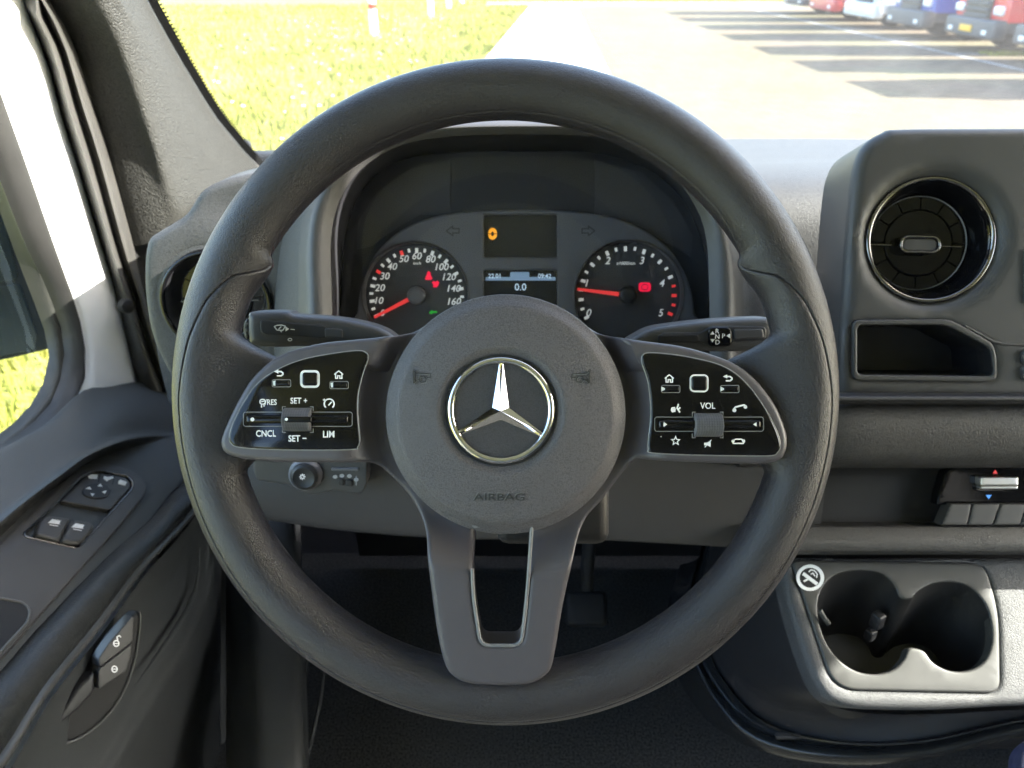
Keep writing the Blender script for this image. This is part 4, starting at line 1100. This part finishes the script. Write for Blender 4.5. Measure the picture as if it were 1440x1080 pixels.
for q_ in ([(122, 671.5), (128, 669), (136.5, 669.5), (135, 675.5), (124, 675)], [(145, 671.5), (150, 673), (157, 672), (159, 674), (152, 677), (149, 679), (144, 675)], [(165, 679), (168, 676.5), (177, 679.5), (175, 685), (165, 682.5)]): polyf(m, FS, q_, .0021)
m.build('printed_symbols', M_print, mp, 0)
m = MB(); lines(m, FS, [[(140, 667.5), (137, 680)], [(160, 670), (157, 683)]], 1.0, .0020); m.build('key_joints', M_black, mp, 0)
for k, (pts, ic) in enumerate((([(52, 738), (58, 731), (70, 730), (97, 734), (80, 766), (46, 757)], (74, 740)), ([(99, 734.5), (126, 739), (130, 745), (126, 752), (114, 766), (106, 769), (82, 766)], (107, 746)))):
    rk_ = MB().pillow(FS, FS.pxs(rounded(pts, 4)), h=.0050, thick=.014, bev=.0030, pitch=.002).build('window_switch', M_dashs, dr, 60)
    m = MB(); x, y = ic
    lines(m, FS, [[(x - 9, y + 1), (x - 4, y - 3.5), (x + 8, y - 1.5), (x + 6, y + 3), (x - 10, y + 1)]], 1.1, .0054)
    lines(m, FS, [[(x - 3, y + .2), (x - .5, y - 1.6), (x + 5, y - .6)], [(x - 8, y + 4), (x + 4, y + 6)]], 1.1, .0054)
    m.build('window_symbol', M_print, rk_, 0)
# pull pocket at the armrest's near end: flat black slab painted as its shade
PK = rounded([(-60, 838), (0, 844), (32, 850), (41, 862), (37, 878), (0, 918), (-60, 985)], 7, 4)
pk_ = FS.pxs(PK)
m = MB(); m.slab(FS, pk_, h=.0018, thick=.001); m.build('pull_pocket_shade', M_black, dr, 0)
m = MB(); m.tube([FS.w(u, v, .0018) for u, v in pk_], .0012, 8, closed=True); m.build('pocket_rim', M_edge2, dr, 60)

# inner handle recess, its shade painted as a raised black plate, and lock buttons
nH = Vector((.78, -.52, .35)); FH2 = Fr(PX(165, 920, -.334), nH)
REC = [(197, 861), (196, 900), (188, 940), (172, 980), (145, 1015), (115, 1038), (85, 1048), (66, 1046), (76, 1020), (100, 985), (135, 930), (165, 890)]
m = MB(); m.pillow(FH2, FH2.pxs(sm(REC, 4)), h=-.002, thick=.01, bev=.003, pitch=.006); m.build('handle_recess_shade', M_black, dr, 50)
m = MB(); rq = FH2.pxs(sm(REC, 4)); m.tube([FH2.w(u, v, -.002) for u, v in rq[:len(rq) * 8 // 12]], .0011, 8); m.build('recess_lip', M_strip, dr, 60)
FB2 = Fr(FH2.o + FH2.n * .006, nH)
for pts, nm, lab in (([(184, 866), (186, 868), (184.5, 902), (138, 938), (136, 926), (150, 905)], 'unlock', 'open padlock key'), ([(184, 904), (181, 925), (176, 943), (136, 969), (136, 941)], 'lock', 'closed padlock key')):
    kb = MB().pillow(FB2, FB2.pxs(rounded(pts, 3)), h=.003, thick=.012, bev=.0012).build('lock_button', M_dashs, dr, 40, label='lock button with ' + ('open' if nm == 'unlock' else 'closed') + ' padlock symbol')
    m = MB()
    cx, cy = (161, 904) if nm == 'unlock' else (158.5, 940)
    m.slab(FB2, FB2.pxs(circ(cx, cy, 4.5, 16, 5)), [FB2.pxs(circ(cx, cy, 2.9, 16, 3.3))], h=.0034, thick=.0003)
    if nm == 'unlock': lines(m, FB2, [[(cx + 2, cy - 4), (cx + 1, cy - 9), (cx + 4, cy - 11), (cx + 6.5, cy - 9)]], 1.4, .0034)
    lines(m, FB2, [[(cx - 3, cy), (cx + 3, cy)]], 1.2, .0034)
    m.build('padlock_symbol', M_print, kb, 0)
MB().pillow(FB2, FB2.pxs(rounded([(133, 944), (133, 972), (112, 996), (80, 1022), (72, 1030), (84, 1004), (108, 968)], 4)), h=.001, thick=.012, bev=.003).build('pull_handle', M_dark, dr, 60)

# window frame: glass edge -> run channel -> dark band -> white frame
G = topped((-.555, .30, 2.06), pxr([(-110, 0), (-60, 135), (0, 298), (24, 363), (49, 428), (64, 470), (69, 497), (66, 520), (53, 556), (24, 590), (0, 610), (-60, 648), (-140, 698)], -.53))
Gi = topped((-.545, .34, 2.07), pxr([(-98, 0), (-45, 135), (0, 253), (33, 338), (61, 395), (84, 455), (90, 490), (88, 522), (72, 566), (40, 600), (0, 626), (-60, 660), (-140, 704)], -.515))
Wl = topped((-.53, .40, 2.09), pxr([(-47, 0), (0, 133), (36, 233), (58, 297), (81, 363), (104, 428), (117, 483), (117, 525), (111, 557), (60, 605), (0, 637), (-60, 668), (-140, 712)], -.498))
Wr = topped((-.515, .50, 2.1), pxr([(30, 0), (67, 83), (87, 160), (110, 233), (147, 357), (168, 425), (180, 480), (190, 520), (196, 546)], -.484))
n_ = 40
g_, gi_, wl_, wr_ = [resample(cr(c, 5), n_) for c in (G, Gi, Wl, Wr)]
MB().patch([g_, [a.lerp(b, .5) + Vector((.004, 0, 0)) for a, b in zip(g_, gi_)], gi_], 1, 4).build('run_channel', mat('channel_rubber', (.035, .036, .032), .5, vary=(60, .2)), dr, 60)
M_band = mat('frame_band', (.028, .027, .026), .5, bump=('fine', 1000, .00008), vary=(30, .15))
MB().patch([gi_, [a.lerp(b, .25) + Vector((.006, 0, 0)) for a, b in zip(gi_, wl_)], [a.lerp(b, .8) + Vector((.006, 0, 0)) for a, b in zip(gi_, wl_)], wl_], 1, 5).build('inner_band', M_band, dr, 60)
Wl2 = resample(cr(Wl[:11], 5), n_)
MB().patch([Wl2, [a.lerp(b, .15) + Vector((.007, 0, 0)) for a, b in zip(Wl2, wr_)], [a.lerp(b, .7) + Vector((.009, 0, 0)) for a, b in zip(Wl2, wr_)], [b + Vector((-.004, 0.004, 0)) for b in wr_], [b + Vector((-.03, .03, 0)) for b in wr_]], 1, 5).build('white_frame', M_white, dr, 70)
# pane, outer skin and the rear part of the frame
gp = [p + Vector((-.012, 0, 0)) for p in resample(cr(G, 4), 40)]
rear = [Vector((-.542, -.55, gp[-1].z)), Vector((-.542, -.55, 2.03)), Vector((-.542, gp[0].y, 2.03))]
m = MB(); m.add(gp + rear, [tuple(range(len(gp) + 3))]); m.build('window_pane', M_glass, dr, 0)
m = MB()
m.box((-.56, .33, .92), (.04, 1.70, .70), .01)
m.box((-.55, .02, 2.09), (.06, 1.3, .12), .01); m.box((-.55, -.60, 1.6), (.08, .12, .95), .01)
m.build('outer_skin', M_white, dr, 40)
m = MB(); m.patch([[p + Vector((0, -.02, -.01)) for p in L4], [p + Vector((0, -.01, -.25)) for p in L4]], 1, 3)

# ================================================================== VAN CAB (body the rest stands in)
vb = thing('van_cab', 'dark interior of a white van cab with grey pillar trim, windscreen and carpet', 'van cab', Vector((.4, .2, .8)))
PL = topped((-.50, .52, 2.14), pxr([(67, 0), (100, 53), (128, 140), (147, 193), (163, 253), (176, 300), (188, 346)], -.47))
Pm = topped((-.475, .53, 2.14), pxr([(118, 0), (149, 60), (178, 140), (197, 195), (213, 250), (226, 300), (238, 334)], -.430))
PR = topped((-.46, .55, 2.14), pxr([(150, 0), (182, 75), (212, 160), (228, 210), (244, 255), (262, 300), (280, 318)], -.412))
Pa = topped((-.455, .58, 2.14), pxr([(174, 0), (217, 80), (252, 158), (275, 203), (296, 240), (312, 265), (330, 285)], -.408))
PW = topped((-.45, .62, 2.15), pxr([(207, 0), (252, 80), (301, 160), (325, 190), (345, 214), (358, 227), (372, 240)], lambda i: -.42 + .004 * i))
pc = [resample(cr(c, 5), 36) for c in (PL, Pm, PR, Pa, PW)]
MB().patch([[p + Vector((-.02, .03, 0)) for p in pc[0]], *pc, [p + Vector((-.01, .02, 0)) for p in pc[4]]], 1, 5).build('pillar_trim', M_pillar, vb, 70)
# rubber door seal with its groove
SL = wr_
s_ = [resample(cr(topped(a, c), 5), 36) for a, c in ((Vector((-.515, .50, 2.1)), pxr([(30, 0), (67, 83), (87, 160), (110, 233), (147, 357), (165, 425), (178, 480), (196, 548)], -.482)),
      (Vector((-.505, .505, 2.1)), pxr([(40, 0), (74, 70), (97, 155), (122, 233), (157, 352), (180, 425), (200, 490), (222, 550)], -.462)),
      (Vector((-.50, .51, 2.1)), pxr([(50, 0), (84, 66), (108, 150), (131, 225), (166, 350), (190, 425), (210, 495), (232, 552)], -.470)),
      (Vector((-.495, .515, 2.1)), pxr([(57, 0), (91, 60), (117, 145), (143, 225), (177, 350), (198, 420), (218, 490), (242, 556)], -.458)),
      (Vector((-.49, .52, 2.1)), pxr([(69, 0), (102, 53), (130, 140), (165, 253), (190, 346), (205, 420), (226, 490), (252, 560)], -.472)))]
MB().patch([[p + Vector((-.02, .02, 0)) for p in s_[0]], *s_], 1, 5).build('door_seal', M_rubber, vb, 70)
FQ = Fr(PX(179, 431, -.455), Vector((1, -.6, .1)))
m = MB(); m.lathe(FQ, (0, 0), [(.009, -.006), (.008, .002), (.006, .003), (.0, .003)], 24); m.build('seal_stop', M_black, vb, 50)
# windscreen
rowsW = []
for t in (0, .25, .5, .75, 1):
    Y, z = 1.215 + (.62 - 1.215) * t, 1.455 + (2.15 - 1.455) * t
    xl = -.395 - .055 * t
    rowsW.append([Vector((x, Y + .13 * bulge(x) * (1 - .3 * t), z)) for x in [xl + (1.23 - xl) * k / 10 for k in range(11)]])
MB().patch(rowsW, 3, 4).build('windscreen', M_screen, vb, 60)
frit = [p + (CAM - p).normalized() * .004 for p in pc[4]]
m = MB(); m.sheet([frit, [p + RT * .009 + UP * .0045 + Vector((0, 0, .001)) for p in frit]])
for i, p in enumerate(resample(frit, 170)):
    c = p + RT * .0105 + UP * .0052; r = .0015
    m.add([c + (RT * math.cos(q * math.pi / 4) + UP * math.sin(q * math.pi / 4)) * r for q in range(8)], [tuple(range(8))])
m.build('screen_border', M_black, vb, 0)
# roof, rear wall, passenger side, floor, front wall
MB().box((.39, -.17, 2.185), (1.92, 1.62, .05), .01).build('roof', M_liner, vb, 30)
MB().box((.39, -.98, 1.5), (1.92, .04, 1.5), .005).build('bulkhead', M_bulk, vb, 30)
m = MB()
m.box((1.31, .2, 1.06), (.05, 2.4, .56), .01); m.box((1.31, -.1, 2.09), (.05, 1.6, .14), .01); m.box((1.31, -.62, 1.68), (.07, .5, .8), .01)
m.tube([(1.27, 1.30, 1.35), (1.27, 1.0, 1.70), (1.275, .60, 2.15)], .045, 12); m.box((1.31, 1.12, 1.38), (.05, .5, .12), .01)
m.box((1.312, 1.0, 1.45), (.04, .66, .24), .005)  # added box, out of view, stops sun reaching the carpet under the dash
tri = [(.28, 2.12), (.475, 1.905), (.93, 1.37), (1.30, 1.40), (.66, 2.14)]  # added wedge, out of view, shaped to set the sun's edge on the cup holder
m.add([(x, y, z) for x in (1.29, 1.335) for y, z in tri], [(0, 1, 2, 3, 4), (5, 6, 7, 8, 9)] + [(i, (i + 1) % 5, 5 + (i + 1) % 5, 5 + i) for i in range(5)])
m.build('side_wall', M_door, vb, 40)
m = MB(); m.add([(1.31, -.38, 1.33), (1.31, 1.05, 1.38), (1.31, .60, 2.04), (1.31, -.38, 2.04)], [(0, 1, 2, 3)]); m.build('side_pane', M_glass, vb, 0)
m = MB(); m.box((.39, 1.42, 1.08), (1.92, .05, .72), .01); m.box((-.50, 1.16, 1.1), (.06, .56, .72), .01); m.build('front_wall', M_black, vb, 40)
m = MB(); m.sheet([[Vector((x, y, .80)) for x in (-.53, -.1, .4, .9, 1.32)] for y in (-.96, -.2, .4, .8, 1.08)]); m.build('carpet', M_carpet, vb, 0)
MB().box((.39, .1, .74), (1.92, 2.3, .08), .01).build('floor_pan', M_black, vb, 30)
# lower side trim between door and footwell
M_kick = mat('kick_trim', (.026, .028, .028), .5, bump=('fine', 1200, .00008), vary=(20, .15))
def col(x, d, dx=0): return [P(x + (k * dx), y, d - .05 * k) for k, y in enumerate((705, 760, 830, 900, 980, 1080, 1250))]
MB().patch([col(318, 1.10), col(330, 1.08), col(345, 1.06, 2), col(362, 1.055, 3), col(395, 1.06, 5), col(412, 1.08, 4), col(420, 1.14, 3)], 3, 4).build('kick_panel', M_kick, vb, 60)
for pts, dd in (([(436, 860), (434, 905), (428, 960), (424, 1005)], 1.08), ([(458, 930), (450, 985), (440, 1030), (428, 1085)], 1.0)):
    m = MB(); m.tube([P(x, y, dd - .02 * i) for i, (x, y) in enumerate(pts)], [.001, .0032, .0032, .001], 8); m.build('trim_ridge', M_kick, vb, 60)
M_ped = mat('pedal_rubber', (.010, .010, .010), .7)
# pedal, barely seen in the dark footwell
pd_ = thing('brake_pedal', 'dark rubber pedal in the shadow below the steering wheel hub', 'pedal', P(820, 850, 1.0))
m = MB(); m.box(P(824, 856, 1.12), (.06, .02, .05), .008, Matrix.Rotation(-.9, 3, 'X'));
m.build('pedal_pad', M_ped, pd_, 40)
m = MB(); m.tube([P(824, 850, 1.14), P(826, 800, 1.12), P(830, 740, 1.10)], .010, 10); m.build('pedal_arm', M_ped, pd_, 60)

# ================================================================== EXTERIOR MIRROR
mr = thing('door_mirror', 'black exterior mirror housing seen through the driver side window', 'mirror', Vector((-.80, .80, 1.5)))
M_hous = mat('mirror_housing', (.02, .022, .022), .85, spec=.15)
M_mirr = mat('mirror_glass', (.006, .011, .012), .35)  # dark teal base colour paints in a dark reflection
FM = Fr(PX(20, 400, -.66), Vector((.55, -.83, .05)))
MB().pillow(FM, FM.pxs(rounded([(-260, 40), (-60, 140), (25, 270), (60, 400), (80, 470), (78, 492), (20, 506), (-60, 522), (-260, 550)], [10, 10, 30, 30, 12, 12, 10, 10, 10])), h=0, thick=.035, bev=.012, pitch=.02, segs=4).build('housing', M_hous, mr, 50)
MB().pillow(FM, FM.pxs(rounded([(-240, 70), (-70, 160), (2, 290), (26, 392), (-240, 440)], 8)), h=.001, thick=.004, bev=.001).build('mirror_glass', M_mirr, mr, 40)
MB().pillow(FM, FM.pxs(rounded([(-240, 446), (28, 398), (52, 470), (48, 492), (-240, 545)], 8)), h=.001, thick=.004, bev=.001).build('mirror_glass', M_mirr, mr, 40)
m = MB(); m.tube([FM.o + Vector((-.03, .05, .02)), FM.o + Vector((.03, .14, .02)), FM.o + Vector((.09, .26, .0))], .03, 10); m.build('mirror_arm', M_dark, mr, 50)

# ================================================================== OUTSIDE: ground, path, paving
M_grass = noise_mat('grass_ground', (.15, .16, .03), (.34, .31, .085), .9, c3=(.26, .27, .04))
M_blade = noise_mat('grass_blade', (.15, .17, .03), (.36, .33, .085), .5)
def paving_mat():
    m = bpy.data.materials.new('brick_paving'); m.use_nodes = True
    t = m.node_tree; b = t.nodes['Principled BSDF']; N, L = t.nodes.new, t.links.new
    b.inputs['Roughness'].default_value = .9; b.inputs['Specular IOR Level'].default_value = .2
    tc = N('ShaderNodeTexCoord'); mp = N('ShaderNodeMapping'); mp.inputs['Rotation'].default_value = (0, 0, .785)
    br = N('ShaderNodeTexBrick'); br.inputs['Scale'].default_value = 1.0
    br.inputs['Brick Width'].default_value = .21; br.inputs['Row Height'].default_value = .105; br.inputs['Mortar Size'].default_value = .006
    br.inputs['Color1'].default_value = (.17, .14, .088, 1); br.inputs['Color2'].default_value = (.135, .11, .07, 1); br.inputs['Mortar'].default_value = (.10, .08, .055, 1)
    L(tc.outputs['Object'], mp.inputs[0]); L(mp.outputs[0], br.inputs[0])
    nz = N('ShaderNodeTexNoise'); nz.inputs['Scale'].default_value = .6; nz.inputs['Detail'].default_value = 6; L(tc.outputs['Object'], nz.inputs[0])
    mx = N('ShaderNodeMix'); mx.data_type = 'RGBA'; mx.blend_type = 'MULTIPLY'; mx.inputs[0].default_value = .35
    L(br.outputs[0], mx.inputs[6]); L(nz.outputs['Color'], mx.inputs[7]); L(mx.outputs[2], b.inputs['Base Color'])
    return m
M_pave = paving_mat()
M_path = noise_mat('pale_concrete', (.60, .59, .56), (.72, .71, .68), 3)
M_line = noise_mat('worn_white_paint', (.20, .195, .18), (.42, .41, .39), 4)
def ground(name, pts, z, m):
    mb = MB(); mb.add([Vector((x, y, z)) for x, y in pts], [tuple(range(len(pts)))])
    o = mb.build(name, m, None, 0, kind='structure'); o['label'] = ''; del o['label']; return o
ground('ground', [(-900, -900), (900, -900), (900, 900), (-900, 900)], 0, M_grass)
xl = lambda Y: -1.6 + .069 * Y
xr = lambda Y: 1.04 + .043 * Y
ground('car_park', [(xr(2) - .4, 2), (60, 2), (60, 33.5), (xr(33.5) - .4, 33.5)], .012, M_pave)
ground('path', [(xl(2), 2), (xr(2), 2), (xr(33.4), 33.4), (xl(33.4), 33.4)], .018, M_path)
ground('bay_line', [(8.75, 4), (8.86, 4), (8.86, 33), (8.75, 33)], .017, M_line)
for k in range(9):
    y = 10.7 + 3.05 * k
    ground('bay_marking', [(8.9, y - .06), (16, y - .06), (16, y + .06), (8.9, y + .06)], .017, M_line)
# kerb at the far edge of the car park
kb = MB(); kb.box((30, 33.6, .06), (62, .14, .14), .02); k_o = kb.build('kerb', M_path, None, 30, kind='structure')
# grass blades: nobody could count them
rnd = random.Random(3)
V, Fc = [], []
def blade(x, y, h, wd):
    a = rnd.uniform(0, 6.28); lx, ly = rnd.uniform(-.5, .5) * h, rnd.uniform(-.5, .5) * h
    o = len(V); dx, dy = math.cos(a) * wd, math.sin(a) * wd
    V.extend([Vector((x - dx, y - dy, 0)), Vector((x + dx, y + dy, 0)), Vector((x + lx, y + ly, h))]); Fc.append((o, o + 1, o + 2))
for _ in range(60000):
    Y = 4 + 30 * rnd.random() ** 1.3
    X = xl(Y) - .05 - rnd.random() ** 1.2 * (3 + .75 * Y)
    blade(X, Y, rnd.uniform(.05, .16), rnd.uniform(.004, .012) * (1 + Y / 12))
for _ in range(6000):
    blade(rnd.uniform(-3.5, -1.2), rnd.uniform(1.2, 5), rnd.uniform(.05, .14), .008)
for _ in range(9000):
    blade(rnd.uniform(-6, 30), rnd.uniform(33.8, 41), rnd.uniform(.08, .2), .03)
for _ in range(900):
    blade(rnd.uniform(9.4, 11.6), rnd.uniform(16.4, 16.9), rnd.uniform(.04, .12), .012)
g = MB(); g.add(V, Fc); g.build('grass', M_blade, None, 0, kind='stuff')
M_daisy = mat('daisy_white', (.85, .85, .82), .7)
g = MB()
for _ in range(150):
    Y = rnd.uniform(7, 26); cxx = rnd.choice([-3.3, -4.2, -2.2, -5.5]); X = rnd.gauss(cxx, .5)
    if X > xl(Y) - .1: continue
    h = rnd.uniform(.10, .17); r = rnd.uniform(.012, .022) * (1 + Y / 25)
    g.add([Vector((X + r * math.cos(q), Y + r * math.sin(q) * .8, h + .006 * math.cos(3 * q))) for q in [k * math.pi / 4 for k in range(8)]], [tuple(range(8))])
g.build('daisies', M_daisy, None, 0, kind='stuff')

# ================================================================== WHITE POSTS ON THE VERGE
M_postr = mat('reflector_red', (.6, .05, .02), .3)
for i, (x, y, wd, lab) in enumerate(((-3.42, 21.0, .17, 'white marker post with red band, nearest of the row on the grass verge'), (-2.62, 27.6, .15, 'second nearest white marker post on the grass verge'),
                               (-2.36, 32.0, .15, 'third nearest white marker post on the grass verge'), (-2.08, 35.6, .15, 'farthest white marker post on the grass verge'))):
    p = thing('marker_post', lab, 'post', (x, y, 0), group='white posts along the grass verge')
    m = MB(); m.tube([(x, y, -.05), (x, y, .9), (x, y, 1.05)], [wd * .62, wd * .5, wd * .36], 14); m.build('post', M_white, p, 50)
    m = MB(); m.tube([(x, y, .60), (x, y, .72)], [wd * .57, wd * .56], 14, caps=False); m.build('reflector_band', M_postr, p, 50)
    m = MB(); m.box((x + wd * .55, y - .02, .66), (.05, .05, .10), .01); m.build('reflector', M_postr if i == 0 else M_rubber, p, 40)

# ================================================================== PARKED TRUCKS
M_tyre = mat('tyre', (.02, .02, .02), .85)
M_bump = mat('bumper_grey', (.08, .08, .085), .55)
M_lampg2 = mat('headlight_glass', (.75, .75, .76), .08, coat=.5)
M_plate = mat('plate_yellow', (.80, .45, .03), .5)
M_tg = mat('truck_glass', (.02, .025, .03), .06)
M_rimw = mat('wheel_rim', (.45, .45, .46), .4, metal=.6)
M_box = mat('box_body', (.62, .62, .60), .5)
def truck(loc, paint, label, rot=0.0, boxy=True, plate=True, bumper=None):
    x0, y0 = loc
    t = thing('parked_truck', label, 'truck', (x0, y0, 0), group='trucks parked in the bays')
    R_ = Matrix.Rotation(rot, 3, 'Z')
    def T(x, y, z): return Vector((x0, y0, 0)) + R_ @ Vector((x, y, z))
    W = 1.03
    m = MB()
    pr = [(0.0, .60), (-.02, 1.35), (.10, 1.55), (.34, 2.35), (.50, 2.72), (.90, 3.5), (1.95, 3.5), (1.95, .60)]
    n = len(pr)
    rows = []
    for yy, ins in ((-W, .07), (-W + .07, 0), (W - .07, 0), (W, .07)):
        rows.append([T(x + (ins if x < 1 else -ins * .3), yy, z) if z < 2.5 else T(x + ins, yy * .80, z) for x, z in pr])
    m.sheet([r + r[:1] for r in rows]); m.add(rows[0], [tuple(range(n))]); m.add(rows[3], [tuple(range(n))])
    m.build('cab', paint, t, 30)
    m = MB(); m.box(T(-.02, 0, .46), (.30, 2.08, .36), .06, R_); m.box(T(.9, 0, .50), (1.7, 2.0, .22), .03, R_); m.build('bumper', bumper or M_bump, t, 40)
    gr = MB().box(T(-.03, 0, .96), (.06, 1.0, .72), .02, R_).build('grille', M_rubber, t, 40)
    for k in range(6):
        MB().box(T(-.075, 0, .68 + .115 * k), (.05, .98, .055), .012, R_).build('slat', M_bump, gr, 40)
    for sy in (-1, 1):
        MB().box(T(-.02, sy * .80, .80), (.10, .34, .17), .04, R_).build('headlight', M_lampg2, t, 50)
        MB().box(T(-.18, sy * .72, .40), (.03, .18, .09), .02, R_).build('fog_lamp', M_lampg2, t, 50)
        for xw in (1.15, 4.6):
            q = T(xw, sy * .86, .43); fr = Fr(q, R_ @ Vector((0, sy, 0)))
            w_ = MB().lathe(fr, (0, 0), [(.0, -.22), (.40, -.22), (.43, -.18), (.43, .09), (.40, .13), (.27, .13), (.25, .06)], 36).build('wheel', M_tyre, t, 40)
            MB().lathe(fr, (0, 0), [(.25, .07), (.20, .03), (.10, .04), (.09, .10), (.0, .10)], 28).build('rim', M_rimw, w_, 40)
        mm = MB(); mm.box(T(.62, sy * 1.035, 1.3), (.02, .025, 1.1), .0, R_); mm.box(T(1.75, sy * 1.035, 1.3), (.02, .025, 1.1), 0, R_); mm.build('door_joint', M_rubber, t, 0)
        MB().box(T(1.62, sy * 1.045, 1.35), (.18, .03, .05), .01, R_).build('door_handle', M_rubber, t, 40)
        MB().box(T(1.2, sy * 1.035, 1.95), (.85, .02, .60), .0, R_).build('side_window', M_tg, t, 0)
    MB().box(T(.20, 0, 1.93), (.03, 1.75, .78), .01, R_ @ Matrix.Rotation(.29, 3, 'Y')).build('windscreen', M_tg, t, 30)
    if plate: MB().box(T(-.185, .05, .44), (.02, .50, .12), .005, R_).build('number_plate', M_plate, t, 30)
    m = MB(); m.box(T(4.6, 0, .74), (5.6, .9, .18), .02, R_); m.box(T(3.0, -.78, .62), (1.1, .30, .40), .05, R_); m.build('chassis', M_rubber, t, 40)
    if boxy: MB().box(T(4.7, 0, 2.05), (5.3, 1.75, 2.3), .03, R_).build('box_body', M_box, t, 30)
    return t
M_red = mat('paint_red', (.55, .035, .035), .3, coat=.5)
M_red2 = mat('paint_red_dull', (.50, .06, .06), .4, coat=.3)
M_blue = mat('paint_blue', (.04, .09, .36), .3, coat=.5)
M_wht = mat('paint_white', (.70, .70, .68), .3, coat=.5)
M_dgr = mat('paint_dark', (.06, .065, .07), .3, coat=.5)
truck((9.55, 17.5), M_red, 'red truck with yellow number plate, nearest of the parked row in view', -.04)
truck((9.55, 20.5), M_blue, 'blue truck with grey bumper parked beside the red truck', -.02, plate=False)
truck((9.6, 23.4), M_wht, 'white truck parked beyond the blue truck', 0, plate=False, bumper=M_wht)
truck((9.6, 26.3), M_red2, 'dull red truck parked beyond the white truck', 0, plate=False, bumper=M_red2)
truck((9.7, 29.3), M_dgr, 'dark truck at the far end of the parked row', 0, plate=False)
truck((9.6, 14.9), M_wht, 'white truck parked next to the near side of the nearest red truck', 0)
truck((9.6, 12.2), M_blue, 'blue truck closest to the van in the parked row', 0)
